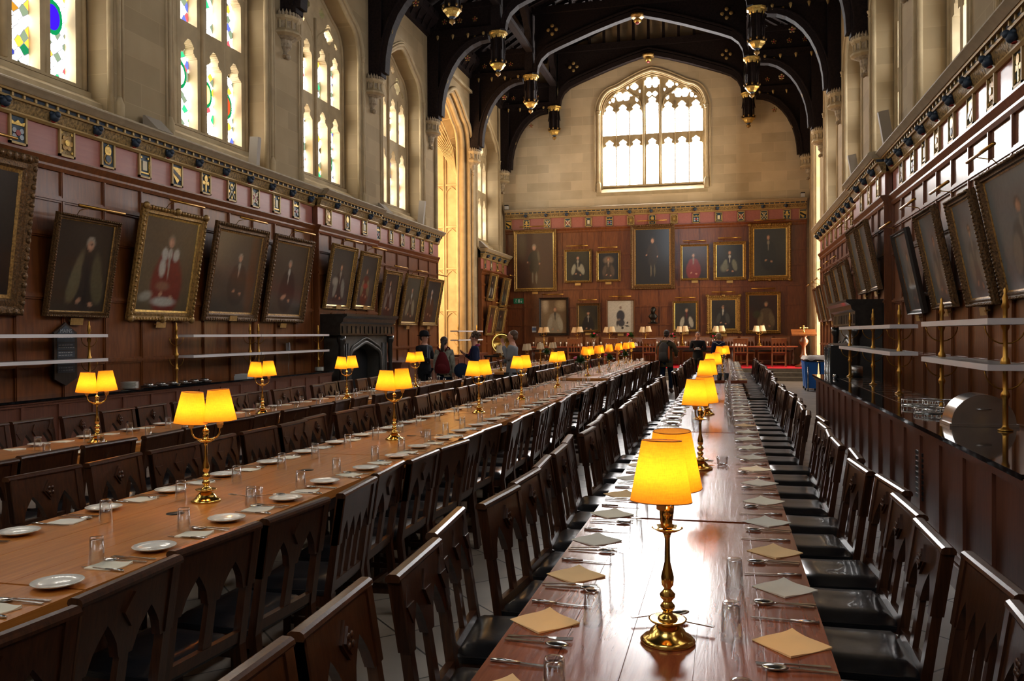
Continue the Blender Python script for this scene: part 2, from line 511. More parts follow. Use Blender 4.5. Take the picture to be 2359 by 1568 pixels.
def arc4(w, rise, n=7, hn=.35):
    """four-centred arch from (-w,0) over (0,rise) to (w,0): list of points"""
    pts = []
    for i in range(n + 1):
        t = i / n * PI / 2
        # haunch quarter ellipse blending to a straight upper part
        x = -w + w * hn * (1 - cos(t)); z = rise * .62 * sin(t)
        pts.append((x, z))
    x0, z0 = pts[-1]
    out = pts[:-1]
    # upper part: from haunch end gently to apex
    for i in range(n + 1):
        t = i / n
        out.append((x0 * (1 - t), z0 + (rise - z0) * (1 - (1 - t) ** 1.35)))
    # smooth joint
    sm = [out[0]] + [((out[i - 1][0] + out[i][0] * 2 + out[i + 1][0]) / 4, (out[i - 1][1] + out[i][1] * 2 + out[i + 1][1]) / 4) for i in range(1, len(out) - 1)] + [out[-1]]
    right = [(-x, z) for x, z in sm[:-1]][::-1]
    return sm + right

# ------------------------------------------------------------------ the room
XL, XR, YB, YR = -9.1, 3.2, 35.0, -4.0
PL, PR = -8.97, 2.97                  # panelling planes
TR = [-1.9, 2.7, 7.3, 11.9, 16.5, 21.1, 25.7, 30.3, 34.75]
def mL(a, b, w): return (XL + w, a, b)
def mR(a, b, w): return (XR - w, a, b)
def mB(a, b, w): return (a, YB - w, b)
def mLp(a, b, w): return (PL + w, a, b)
def mRp(a, b, w): return (PR - w, a, b)
def mBp(a, b, w): return (a, 34.95 - w, b)

fl = MB().box(-12.5, 6.5, YR - .3, YB + .3, -.3, 0)
struct('floor', fl, 'flagstones')
d = MB().mat('step_stone')
for i, y in enumerate((30.06, 30.42, 30.78)): d.box(-8.9, 2.95, y, y + .36, 0, .13 * (i + 1))
d.box(-8.9, 2.95, 31.14, 34.9, 0, .375)
d.mat('red_carpet').box(-8.6, 2.7, 30.82, 34.85, .39, .402)
struct('floor_dais', d)

def apath(hw, zb, spring, rise, n=7):
    return [(-hw, zb)] + [(x, spring + z) for x, z in arc4(hw, rise, n)] + [(hw, zb)]
def pane(mp, c, hw, zb, spring, rise, w, mat, name, parent):
    pts = [(c - hw, zb)] + [(c + x, spring + z) for x, z in arc4(hw, rise, 7)] + [(c + hw, zb)]
    m = MB(); n = len(pts)
    m.add([mp(a, b, w) for a, b in pts], [tuple(range(n))])
    o = m.obj(name, mat, parent); return o
def in_arch(x, z, hw, rise, tab={}):
    """below the four-centred arch of half width hw, z above spring"""
    if z <= 0: return abs(x) < hw
    k = (round(hw, 3), round(rise, 3))
    if k not in tab: tab[k] = arc4(hw, rise, 7)
    P = tab[k]; x = -abs(x)
    for i in range(len(P) - 1):
        if P[i][0] <= x <= P[i + 1][0]:
            t = (x - P[i][0]) / max(1e-6, P[i + 1][0] - P[i][0])
            return z < P[i][1] + (P[i + 1][1] - P[i][1]) * t
    return False
def light_open(x, z, c, h, z0, zs):
    """cusped pointed light from z0 with its head springing at zs"""
    x -= c
    if abs(x) > h or z < z0: return False
    if z < zs: return True
    u = (z - zs) * 1.25
    if not ((x + h) ** 2 + u * u < 4 * h * h * .92 and (x - h) ** 2 + u * u < 4 * h * h * .92): return False
    for sx in (-1, 1):
        if (x - sx * h * .80) ** 2 + (z - zs - h * .55) ** 2 < (h * .30) ** 2: return False
    return True
def quatre(x, z, cx, cz, r):
    x -= cx; z -= cz
    return (abs(x) < r * .5 and abs(z) < r * .5) or any((x - a * r * .55) ** 2 + (z - b * r * .55) ** 2 < (r * .5) ** 2 for a, b in ((1, 0), (-1, 0), (0, 1), (0, -1)))
SPR, RISE, HW = 8.75, 1.3, 1.575
def side_tracery(x, z):
    hw = HW - .08
    if not in_arch(x, z - SPR, hw, RISE - .08): return True
    ax = abs(x)
    if ax < .085: return True
    if 7.27 < z < 7.42: return True
    for c in (.40, 1.10):
        if light_open(ax, z, c, .26, 5.5, 6.80): return False
        if light_open(ax, z, c, .26, 7.42, 8.35): return False
    if z > 8.6:
        if quatre(ax, z, .75, 9.15, .24): return False
        if quatre(ax, z, .38, 9.55, .13) or quatre(ax, z, 1.17, 9.0, .10): return False
    return True
win_no = [0]
def side_bay(T, mp, side, glass, roundels=False, fine=.03):
    c = T + 2.375
    win_no[0] += 1
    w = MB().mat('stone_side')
    # spandrel above the arch, sill and the wall under it
    P = [(c + x, SPR + z) for x, z in arc4(HW, RISE, 8)]
    w.band(P, [(a, 11.8) for a, b in P], -.9, 0, mp)
    w.box(*sorted((mp(0, 0, -.9)[0], mp(0, 0, 0)[0])), c - HW, c + HW, 0, 4.93)
    w.mat('stone_plain')
    a0, a1 = c - HW, c + HW
    for (wa, za, wb, zb_) in ((-.62, 5.5, -.42, 5.42), (-.42, 5.34, -.22, 5.22), (-.22, 5.14, 0.0, 4.95)):
        w.hexa([mp(a0, 4.7, wa), mp(a1, 4.7, wa), mp(a1, 4.7, wb), mp(a0, 4.7, wb)], [mp(a0, za, wa), mp(a1, za, wa), mp(a1, zb_, wb), mp(a0, zb_, wb)])
    wl = struct('wall_%s_bay' % side, w)
    o = struct('window_%d' % win_no[0], MB().mat('stone_plain').raster(side_tracery_at(c), c - HW, c + HW, 5.46, SPR + RISE, fine, -.74, -.50, mp))
    fr = MB()
    for off, rad, ww in ((-.06, .045, -.50), (-.02, .05, -.05), (.10, .04, .0), (.19, .03, .0)):
        pth = apath(HW + off, 5.0 if off > -.05 else 5.45, SPR, RISE + off * .8)
        fr.tube([mp(c + a, b, ww) for a, b in pth], rad, 6)
    # major mullion and sub-arch mouldings standing proud of the glass
    fr.tube([mp(c, 5.5, -.50), mp(c, 9.3, -.50)], .055, 6)
    for s_ in (-1, 1):
        pp = [(s_ * .755 - .70, 8.5)] + [(s_ * .755 + x, 8.55 + z) for x, z in arc4(.70, .75, 5)] + [(s_ * .755 + .70, 8.5)]
        fr.tube([mp(c + a, b, -.51) for a, b in pp if in_arch(a, b - SPR, HW - .05, RISE)], .03, 5)
        fr.tube([mp(c + s_ * .755, 5.5, -.52), mp(c + s_ * .755, 8.7, -.52)], .03, 5)
        # capital and plinth of the nook shaft
        q = Vector(mp(c + s_ * (HW + .1), SPR - .05, .0))
        fr.lathe([(.045, 0), (.07, .03), (.05, .06), (.08, .12), (.08, .15)], q, 8)
        q = Vector(mp(c + s_ * (HW + .1), 4.95, .0)); fr.lathe([(.08, 0), (.08, .3), (.055, .36), (.045, .4)], q, 8)
    so = fr.obj('window_frame', 'stone_plain', o); so['kind'] = 'structure'
    pane(mp, c, HW - .02, 5.46, SPR, RISE - .03, -.70, glass, 'window_pane', o)['kind'] = 'structure'
    if roundels:
        for k, (x, z, col) in enumerate(roundels):
            m = MB().mat('roundel_green'); q = Vector(mp(c + x, z, -.692))
            n = 16; vs = [mp(c + x + cos(2 * PI * i / n) * r, z + sin(2 * PI * i / n) * r * 1.3, -.692) for r in (.15, .205) for i in range(n)]
            m.add(vs, [(i, (i + 1) % n, n + (i + 1) % n, n + i) for i in range(n)])
            m.mat(col).add([mp(c + x + cos(2 * PI * i / n) * .15, z + sin(2 * PI * i / n) * .195, -.692) for i in range(n)], [tuple(range(n))])
            m.obj('roundel', None, o)['kind'] = 'structure'
def side_tracery_at(c):
    return lambda a, b: side_tracery(a - c, b)
def pier(mp, a0, a1, z0=0, z1=11.8, out=0.0):
    x = sorted((mp(0, 0, -.9)[0], mp(0, 0, out)[0]))
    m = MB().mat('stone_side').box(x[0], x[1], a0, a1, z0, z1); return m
OA0 = 26.33
RW = [(-1.10, 6.9, 'roundel_red'), (-.40, 8.0, 'roundel_white'), (.40, 6.4, 'roundel_red'), (1.10, 6.25, 'roundel_gold')]
for i, T in enumerate(TR[:-1]):
    for mp, side in ((mL, 'left'), (mR, 'right')):
        struct('wall_%s_pier' % side, pier(mp, 30.25 if (i == 7 and side == 'left') else max(T - .65, YR), OA0 if (i == 6 and side == 'left') else T + .80))
        if side == 'left' and i == 6: continue
        if side == 'right' and i == 7: continue
        rr = False
        if side == 'left':
            if i == 3: rr = [(-1.1, 6.6, 'roundel_red'), (-.42, 6.5, 'roundel_white'), (.40, 6.35, 'roundel_gold'), (1.10, 6.30, 'roundel_red')]
            if i == 2: rr = [(.40, 6.75, 'roundel_white'), (1.10, 6.45, 'roundel_blue'), (-.4, 6.7, 'roundel_gold')]
            if i == 4: rr = [(-.42, 6.1, 'roundel_gold'), (1.10, 6.0, 'roundel_white')]
        side_bay(T, mp, side, 'glass_dim' if i < 2 else ('glass_left' if side == 'left' else 'glass_right'), rr, .025 if side == 'left' and i >= 2 else .06)
struct('wall_left_pier', pier(mL, YB - .9, YB)); struct('wall_right_pier', pier(mR, YB - .9, YB))

# left oriel bay between the trusses at 25.7 and 30.3
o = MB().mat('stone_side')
OA, OB = 26.35, 30.15
P = [(28.25 + x, 8.3 + z) for x, z in arc4(1.9, 1.75, 9)]
o.band(P, [(a, 11.8) for a, b in P], -.5, 0, mL)
o.box(XL - .5, XL, OB, 30.25, 0, 11.8)
o.mat('stone_plain')
for off, rad, ww in ((-.10, .09, -.25), (.04, .06, -.06), (.16, .07, .03), (-.26, .05, -.4)):
    pth = apath(1.9 + off, .0, 8.3, 1.75 + off * .8, 8)
    o.tube([mL(28.25 + a, b, ww) for a, b in pth], rad, 8)
# square label over the arch
for (p, q) in (((26.2, 10.55), (30.45, 10.55)), ((26.2, 10.55), (26.2, 9.6)), ((30.45, 10.55), (30.45, 9.6))):
    o.beam(mL(p[0], p[1], .05), mL(q[0], q[1], .05), .12, .1, (0, 0, 1) if p[1] == q[1] else (0, 1, 0))
# inside of the bay: far side wall with blind tracery, outer wall with windows
o.mat('stone_plain').box(-12.2, XL - .3, OB + .02, OB + .5, 0, 10.6)
o.box(-12.2, XL - .3, OA - .6, OA - .3, 0, 1.4).box(-12.2, XL - .3, OA - .6, OA - .3, 9.0, 10.6)
o.box(-12.4, -12.1, OA - .5, OB + .5, 0, 1.4).box(-12.4, -12.1, OA - .5, OB + .5, 9.2, 10.6).box(-12.4, XL - .3, OA - .6, OB + .5, 10.4, 10.7)
for x in (-9.62, -10.05, -10.13, -10.56, -10.64, -11.1, -11.6, -12.0):
    o.tube([(x, OB, 0), (x, OB, 9.2)], .035, 6)
for z in (2.2, 3.75, 5.3, 6.85, 8.4):
    for x in (-9.62, -10.13, -10.64, -11.15):
        A = [(x - .215 + a, z + b) for a, b in arc4(.2, .26, 4)]
        o.tube([(a, OB, b) for a, b in A], .022, 5)
        o.box(x - .43, x, OB - .03, OB + .02, z + .30, z + .36)
for k in range(9):
    t = k / 8
    o.tube([(-9.62, OB - .02, 7.5), (-9.70 - .5 * t, OB - .12 - .10 * (1 - t), 8.5), (-9.9 - 1.1 * t, OB - .45 - .5 * (1 - t), 9.4), (-10.0 - 1.9 * t, OB - .9 - 1.5 * (1 - t), 10.2)], .022, 5)
for z, d_ in ((8.9, .22), (9.5, .6), (10.0, 1.1)):
    o.tube([(-9.5 - d_ * 1.6 * q / 6, OB - d_ * (1 - (q / 6) ** 2), z) for q in range(7)], .022, 5)
struct('wall_left_oriel', o)
g = MB()
for k in range(4):
    y = 26.5 + k * .9
    g.add([(-12.15, y, 1.5), (-12.15, y + .72, 1.5), (-12.15, y + .72, 9.0), (-12.15, y, 9.0)], [(0, 1, 2, 3)])
for k in range(3):
    x = -9.75 - k * .8
    g.add([(x, OA - .45, 1.5), (x - .66, OA - .45, 1.5), (x - .66, OA - .45, 8.9), (x, OA - .45, 8.9)], [(0, 1, 2, 3)])
struct('window_17', g, 'glass_bay')

# right-hand passage in the last bay
r = MB().mat('stone_side')
r.box(XR + .91, XR + 1.9, 32.3, 32.8, 0, 11.8).box(XR, XR + .9, 32.3, 34.09, 0, 11.8).box(XR, XR + .9, 31.11, 32.29, 9.61, 11.8)
r.box(XR + .91, XR + 1.9, 30.0, 30.3, 0, 9.4).box(XR + .02, XR + 1.9, 31.11, 32.29, 9.3, 9.6)
r.mat('stone_plain')
for y, w_ in ((32.42, .05), (32.6, .03), (32.9, .06), (33.2, .03), (33.45, .05), (33.8, .03)):
    r.tube([(XR - .02, y, 0), (XR - .02, y, 9.6), (XR - .02, y - .5, 10.3), (XR - .02, 31.3, 10.9)], w_, 6)
struct('wall_right_passage', r)
struct('window_18', MB().add([(XR + 1.7, 30.5, .3), (XR + 1.7, 32.2, .3), (XR + 1.7, 32.2, 9), (XR + 1.7, 30.5, 9)], [(0, 1, 2, 3)]), 'passage_glow')  # added glowing pane that lights the floor strip and panelling end
for z in (3.95, 5.35, 7.1, 9.1):
    m = MB()
    for k in range(5):
        a = k * 2 * PI / 5 + .3
        m.tube([(XR + .22, 31.9, z), (XR + .12, 31.9 + .22 * cos(a), z + .22 * sin(a))], [.05, .02], 5)
    tag(m.obj('stone_ornament', 'stone_carved'), 'carved stone cross ornament in the passage at the right, ' + {3.95: 'lowest', 5.35: 'second lowest', 7.1: 'second highest', 9.1: 'highest'}[z] + ' of four', 'carving', 'carved ornaments in the right passage')

# back wall with its great window
BW, BS, BR_ = 2.22, 10.75, 1.62
bc = -2.86
w = MB().mat('stone_back')
P = [(bc + x, BS + z) for x, z in arc4(BW, BR_, 9)]
w.band(P, [(a, 15.6) for a, b in P], -.7, 0, mB)
w.box(XL - .9, bc - BW, YB, YB + .7, 0, 15.6).box(bc + BW, XR + .9, YB, YB + .7, 0, 15.6).box(bc - BW, bc + BW, YB, YB + .7, 0, 7.42)
w.mat('stone_plain')
w.hexa([mB(bc - BW, 7.3, -.45), mB(bc + BW, 7.3, -.45), mB(bc + BW, 7.3, .03), mB(bc - BW, 7.3, .03)], [mB(bc - BW, 7.74, -.45), mB(bc + BW, 7.74, -.45), mB(bc + BW, 7.44, .03), mB(bc - BW, 7.44, .03)])
struct('wall_back', w)
def back_tracery(a, z):
    x = a - bc
    hw = 2.03
    if not in_arch(x, z - BS, hw, BR_ - .18): return True
    if z < 7.76: return True
    ax = abs(x)
    if 9.70 < z < 9.82: return True
    if .31 < ax < .40: return True
    L = [0, .645, 1.20, 1.755]
    for c in L:
        if light_open(ax, z, c, .262, 7.76, 9.30): return False
        if light_open(ax, z, c, .262, 9.82, 10.75 if c else 11.0): return False
    if quatre(ax, z, .13, 11.92, .21) or quatre(ax, z, .12, 11.45, .11): return False
    if quatre(ax, z, .72, 11.80, .15): return False
    for cx in (1.06, 1.32):
        if (ax - cx) ** 2 + ((z - 11.42) * .8) ** 2 < .15 ** 2: return False
    for cx, cz, r0 in ((.62, 11.28, .07), (.84, 11.48, .05), (1.0, 11.78, .05), (1.60, 11.30, .07), (1.74, 11.22, .04), (1.52, 11.48, .05), (.5, 11.6, .04)):
        if (ax - cx) ** 2 + ((z - cz) * .7) ** 2 < r0 ** 2: return False
    return True
wb = struct('window_19', MB().mat('stone_plain').raster(back_tracery, bc - BW, bc + BW, 7.7, BS + BR_, .024, -.42, -.30, mB))
fr = MB()
for off, rad, ww in ((-.03, .06, -.02), (-.10, .035, -.14), (.10, .035, .03), (-.17, .03, -.26)):
    fr.tube([mB(bc + a, b, ww) for a, b in apath(BW + off, 7.5, BS, BR_ + off * .8, 9)], rad, 6)
for s_ in (-1, 1):
    fr.tube([mB(bc + s_ * .355, 7.76, -.27), mB(bc + s_ * .355, 12.0, -.27)], .05, 6)
    pp = [(s_ * 1.2 - .80, 10.7)] + [(s_ * 1.2 + x, 10.75 + z) for x, z in arc4(.80, 1.0, 6)] + [(s_ * 1.2 + .80, 10.7)]
    fr.tube([mB(bc + a, b, -.29) for a, b in pp if in_arch(a, b - BS, 2.1, BR_ - .1)], .035, 5)
    for k in (.92, 1.48): fr.tube([mB(bc + s_ * k, 7.76, -.28), mB(bc + s_ * k, 11.1, -.28)], .022, 5)
    fr.lathe([(.045, 0), (.08, .03), (.05, .06), (.10, .12), (.10, .15)], mB(bc + s_ * (BW - .05), BS - .1, 0), 8)
    fr.lathe([(.10, 0), (.10, .35), (.06, .42), (.05, .45)], mB(bc + s_ * (BW - .05), 7.45, 0), 8)
fr.obj('window_frame', 'stone_plain', wb)['kind'] = 'structure'
pane(mB, bc, 2.1, 7.7, BS, BR_ - .1, -.38, 'glass_back', 'window_pane', wb)['kind'] = 'structure'

# rear wall behind the camera
w = MB().mat('stone_back')
w.box(XL - .9, -5.2, YR - .6, YR, 0, 15.6).box(-.7, XR + .9, YR - .6, YR, 0, 15.6).box(-5.2, -.7, YR - .6, YR, 0, 7.2).box(-5.2, -.7, YR - .6, YR, 12.2, 15.6)
struct('wall_rear', w)
struct('window_20', MB().add([(-5.2, YR - .3, 7.2), (-.7, YR - .3, 7.2), (-.7, YR - .3, 12.2), (-5.2, YR - .3, 12.2)], [(0, 1, 2, 3)]), 'glass_rear')

# ------------------------------------------------------------------ panelling, frieze and cornice
tn = [0]
def run(mb, prof, a0, a1, mp):
    n = len(prof)
    mb.add([mp(a, z, w) for a in (a0, a1) for w, z in prof], [tuple(range(n)), tuple(range(n, 2 * n))[::-1]] + [(i, n + i, n + (i + 1) % n, (i + 1) % n) for i in range(n)])
def panelling(mp, a0, a1, z0, ztop, rails, pitch, zf, zc, name, heads=.84, ho=.4, gap=None):
    """stiles and rails z0..ztop, frieze ztop+..zf, cornice zf..zc"""
    p = MB().mat('panel_wood')
    p.prism([(a0, z0), (a1, z0), (a1, zf), (a0, zf)], -.10, 0, mp)
    n = max(1, int(round((a1 - a0) / pitch))); st = (a1 - a0) / n
    for i in range(n + 1):
        a = min(max(a0 + i * st, a0 + .035), a1 - .035)
        p.prism([(a - .032, z0), (a + .032, z0), (a + .032, ztop), (a - .032, ztop)], 0, .022, mp)
        p.prism([(a - .014, z0), (a + .014, z0), (a + .014, ztop), (a - .014, ztop)], .02, .034, mp)
    for z in rails:
        p.prism([(a0, z - .045), (a1, z - .045), (a1, z + .045), (a0, z + .045)], 0, .024, mp)
        p.prism([(a0, z - .02), (a1, z - .02), (a1, z + .02), (a0, z + .02)], .02, .042, mp)
    p.prism([(a0, z0), (a1, z0), (a1, z0 + .18), (a0, z0 + .18)], 0, .04, mp)
    run(p, [(0, ztop), (.03, ztop), (.05, ztop + .05), (.05, ztop + .08), (.075, ztop + .12), (.10, ztop + .16), (.10, ztop + .185), (0, ztop + .2)], a0, a1, mp)
    zb = ztop + .2
    p.mat('frieze_wood').prism([(a0, zb), (a1, zb), (a1, zf - .03), (a0, zf - .03)], 0, .02, mp)
    p.mat('gilt_line'); run(p, [(0, zf - .03), (.05, zf - .03), (.08, zf), (.08, zf + .02), (0, zf + .02)], a0, a1, mp)
    h = zc - zf
    p.mat('cornice_carve'); run(p, [(0, zf + .02), (.08, zf + .02), (.13, zf + h * .40), (0, zf + h * .40)], a0, a1, mp)
    p.mat('gilt_line'); run(p, [(0, zf + h * .40), (.16, zf + h * .40), (.17, zf + h * .47), (0, zf + h * .47)], a0, a1, mp)
    p.mat('blue_dark'); run(p, [(0, zf + h * .47), (.155, zf + h * .47), (.165, zf + h * .60), (0, zf + h * .60)], a0, a1, mp)
    p.mat('gilt_line')
    k = a0 + .06
    while k < a1 - .03:
        p.prism([(k, zf + h * .47), (k + .035, zf + h * .47), (k + .035, zf + h * .60), (k, zf + h * .60)], .15, .185, mp); k += .19
    run(p, [(0, zf + h * .60), (.21, zf + h * .60), (.22, zf + h * .67), (0, zf + h * .67)], a0, a1, mp)
    p.mat('cornice_stone'); run(p, [(0, zf + h * .67), (.23, zf + h * .67), (.27, zf + h * .78), (.31, zf + h * .88), (.31, zf + h * .93), (.27, zf + h), (-.12, zf + h * 1.02)], a0, a1, mp)
    o = struct(name, p)
    a = a0 + ho
    while heads and a < a1 - .1:
        m = MB().mat('blue_dark'); q = mp(a, zf + h * .22, .14)
        m.ell(q, .065, .065, .07, 8, 6); m.ell(mp(a, zf + h * .30, .19), .045, .045, .045, 6, 5); m.ell(mp(a - .05, zf + h * .33, .13), .03, .03, .03, 5, 4); m.ell(mp(a + .05, zf + h * .33, .13), .03, .03, .03, 5, 4)
        m.mat('red_dark').ell(mp(a, zf + h * .06, .12), .035, .035, .02, 6, 4)
        c = m.obj('carved_head', None, o); c['kind'] = 'structure'
        a += heads
    return o
RL = [1.28, 2.2, 3.05, 3.55]
ZT = 3.93
panelling(mLp, YR, 17.42, 0, ZT, RL, .82, 4.55, 4.92, 'trim_1', .82, .62)
panelling(lambda a, b, w: mLp(a, b, w + .13), 17.42, 20.75, 0, ZT, RL, .66, 4.55, 4.92, 'trim_2', .95, .75)
panelling(mLp, 20.75, 26.0, 0, ZT, RL, .82, 4.55, 4.92, 'trim_3', .86, .55)
panelling(mLp, 31.0, 34.9, .375, ZT, RL, .82, 4.55, 4.92, 'trim_4', .86, .55)
panelling(mRp, YR, 16.6, 0, ZT, RL, .82, 4.55, 4.92, 'trim_5', .82, .5)
panelling(lambda a, b, w: mRp(a, b, w + .13), 16.6, 20.1, 0, ZT, RL, .66, 4.55, 4.92, 'trim_6', .95, .6)
panelling(mRp, 20.1, 28.6, 0, ZT, RL, .82, 4.55, 4.92, 'trim_7', .86, .5)
panelling(mBp, -9.0, 3.1, .375, 5.84, [1.2, 2.0, 2.75, 3.5, 4.3, 4.9], .82, 6.50, 6.87, 'trim_8', .87, .9)
# stone plinth ledge that closes the gap behind the panelling top
lm = MB().mat('stone_plain').box(XL, PL, YR, 26.2, 4.6, 4.93).box(PR, XR, YR, 28.6, 4.6, 4.93)
struct('trim_9', lm)

# heraldic plaques in the frieze
def emblem(kind, mp, a, z):
    m = MB()
    P = lambda pts, w0=.03, w1=.045: m.prism([(a + x, z + y) for x, y in pts], w0, w1, mp)
    def disc(x, y, r, n=10, w1=.045, sq=1): P([(x + r * cos(2 * PI * i / n), y + r * sq * sin(2 * PI * i / n)) for i in range(n)], .03, w1)
    def bar(x0, y0, x1, y1, h):
        d_ = Vector((x1 - x0, y1 - y0)).normalized(); nx, ny = -d_.y * h, d_.x * h
        P([(x0 + nx, y0 + ny), (x0 - nx, y0 - ny), (x1 - nx, y1 - ny), (x1 + nx, y1 + ny)])
    if kind == 0:      # crowned charge
        m.mat('gilt_bright'); P([(-.10, .05), (.10, .05), (.12, .11), (.05, .08), (0, .12), (-.05, .08), (-.12, .11)])
        m.mat('china_dark')
        for x in (-.06, .06):
            for y in (-.02, -.10): disc(x, y, .035)
        m.mat('red_dark'); disc(0, -.05, .04, 8, .05)
    elif kind == 1:    # rose
        m.mat('gilt'); [disc(.075 * cos(t * PI / 3), .075 * sin(t * PI / 3), .04) for t in range(6)]
        m.mat('gilt_bright'); disc(0, 0, .045, 10, .055)
        for x in (-.10, .10): disc(x, .13, .02); disc(x, -.13, .02)
    elif kind == 2:    # mitred head
        m.mat('gilt_bright'); disc(0, .06, .07, 10, .045, 1.1); P([(-.03, .12), (.03, .12), (0, .16)])
        m.mat('gilt'); disc(0, -.06, .085, 12, .04, 1.0); m.mat('blue_dark'); disc(0, -.06, .055, 12, .05)
        m.mat('gilt_bright'); bar(-.03, -.12, -.02, 0, .008); bar(.03, -.12, .02, 0, .008)
    elif kind == 3:    # book between scrolls
        m.mat('shield_cream'); P([(-.05, -.08), (.05, -.08), (.05, .07), (-.05, .07)])
        m.mat('gilt_bright'); bar(-.10, -.10, -.10, .08, .010); bar(.10, -.10, .10, .08, .010); bar(-.10, -.12, .10, -.12, .012)
        disc(-.08, .12, .02); disc(.08, .12, .02)
    elif kind == 4:    # shield with a bend
        m.mat('gilt_bright'); P([(-.11, .12), (.11, .12), (.11, -.02), (0, -.15), (-.11, -.02)])
        m.mat('bronze'); P([(-.11, .09), (-.11, .02), (.10, -.10), (.11, -.03)], .03, .05)
    elif kind == 5:    # trefoil lily
        m.mat('gilt_bright'); disc(0, .08, .05, 10, .05, 1.2); disc(-.06, .0, .035); disc(.06, 0, .035); P([(-.018, -.15), (.018, -.15), (.02, .06), (-.02, .06)])
        for x in (-.10, .10): disc(x, .12, .022); disc(x, -.12, .022)
    elif kind == 6:    # crossed staves
        m.mat('shield_cream'); bar(-.10, -.14, .09, .13, .012); bar(.10, -.14, -.09, .13, .012)
        m.mat('gilt_bright'); disc(0, .10, .03); disc(-.09, -.02, .03); disc(.09, -.02, .03); P([(-.03, -.15), (.03, -.15), (0, -.08)])
    else:              # saltire over a ring
        m.mat('red_dark'); disc(0, -.01, .085, 12, .04)
        m.mat('shield_cream'); bar(-.10, -.14, .10, .12, .014); bar(.10, -.14, -.10, .12, .014)
        for i in range(10):
            t = 2 * PI * i / 10; disc(.095 * cos(t), -.01 + .095 * sin(t), .014)
    return m
EMN = ['a crowned shield', 'a gilt rose', 'a mitred head', 'an open book', 'a banded gold shield', 'a gilt lily', 'crossed staves', 'a red saltire']
def plaque(mp, a, z, kind, label, group, hw=.145, hh=.20):
    loc = Vector(mp(a, z, 0))
    root = thing('heraldic_plaque', label, 'plaque', (0, 0, 0), 0, group)
    root.location = loc
    mm = lambda x, y, w: tuple(Vector(mp(x, y, w)) - loc)
    f = MB().mat('gilt_line')
    for q in ([(-hw, -hh), (hw, -hh), (hw, -hh + .03), (-hw, -hh + .03)], [(-hw, hh - .03), (hw, hh - .03), (hw, hh), (-hw, hh)],
              [(-hw, -hh), (-hw + .03, -hh), (-hw + .03, hh), (-hw, hh)], [(hw - .03, -hh), (hw, -hh), (hw, hh), (hw - .03, hh)]):
        f.prism([(a + x, z + y) for x, y in q], .02, .055, mm)
    f.obj('frame', None, root)
    b = MB().mat('shield_blue' if kind != 1 else 'cornice_carve').prism([(a - hw + .02, z - hh + .02), (a + hw - .02, z - hh + .02), (a + hw - .02, z + hh - .02), (a - hw + .02, z + hh - .02)], .015, .03, mm)
    b.obj('field', None, root)
    emblem(kind, mm, a, z).obj('emblem', None, root)
ZPq = 4.355
seqL = [0, 1, 2, 3, 4, 5, 6, 7, 3, 0]
for i, y in enumerate([9.22, 10.07, 10.89, 11.72, 12.54, 13.36, 14.18, 15.0, 15.82, 16.64]):
    k = seqL[i]; plaque(mLp, y, ZPq, k, 'framed frieze plaque with %s, %s along the left wall' % (EMN[k], ordw(i + 1)), 'plaques on the left frieze')
for i, y in enumerate([17.92, 18.93, 19.93]):
    k = [1, 2, 3][i]; plaque(lambda a, b, w: mLp(a, b, w + .13), y, ZPq, k, 'framed frieze plaque with %s over the left fireplace' % EMN[k], 'plaques on the left frieze')
for i, y in enumerate([21.1, 22.0, 22.85, 23.7, 24.5, 25.3]):
    k = [0, 3, 7, 6, 5, 4][i]; plaque(mLp, y, ZPq, k, 'framed frieze plaque with %s, between the left fireplace and the oriel' % EMN[k], 'plaques on the left frieze')
for i, y in enumerate([31.5, 32.4, 33.3, 34.2]):
    k = [2, 3, 4, 1][i]; plaque(mLp, y, ZPq, k, 'small framed plaque with %s, left wall beyond the oriel' % EMN[k], 'plaques on the left frieze')
for i, x in enumerate([-8.08, -7.19, -6.32, -5.45, -4.58, -3.71, -2.84, -1.97, -1.10, -.22, .64, 1.51, 2.37]):
    k = [5, 6, 7, 3, 0, 1, 2, 1, 0, 3, 7, 6, 5][i]
    plaque(mBp, x, 6.25, k, 'framed plaque with %s, %s from the left in the back wall frieze' % (EMN[k], ordw(i + 2)), 'plaques on the back wall frieze')
plaque(mBp, -8.86, 6.25, 4, 'framed plaque with a dark bend on gold, at the left end of the back frieze', 'plaques on the back wall frieze')
plaque(mBp, 2.97, 6.25, 4, 'framed plaque with a dark bend on gold, at the right end of the back frieze', 'plaques on the back wall frieze')
for i, y in enumerate([8.9, 9.75, 10.66, 11.5, 12.4, 13.2, 14.0, 14.8, 15.7]):
    k = [6, 5, 1, 4, 2, 1, 3, 0, 7][i]; plaque(mRp, y, ZPq, k, 'framed plaque with %s, %s along the right wall frieze' % (EMN[k], ordw(i + 1)), 'plaques on the right frieze')
for i, y in enumerate([17.2, 18.2, 19.2]):
    k = [5, 1, 2][i]; plaque(lambda a, b, w: mRp(a, b, w + .13), y, ZPq, k, 'framed plaque with %s on the projecting part of the right frieze' % EMN[k], 'plaques on the right frieze')
for i, y in enumerate([20.6, 21.6, 22.6, 23.6, 24.6, 25.6, 26.6, 27.6]):
    k = [0, 5, 6, 7, 1, 3, 2, 4][i]; plaque(mRp, y, ZPq, k, 'small framed plaque with %s, far part of the right frieze' % EMN[k], 'plaques on the right frieze')

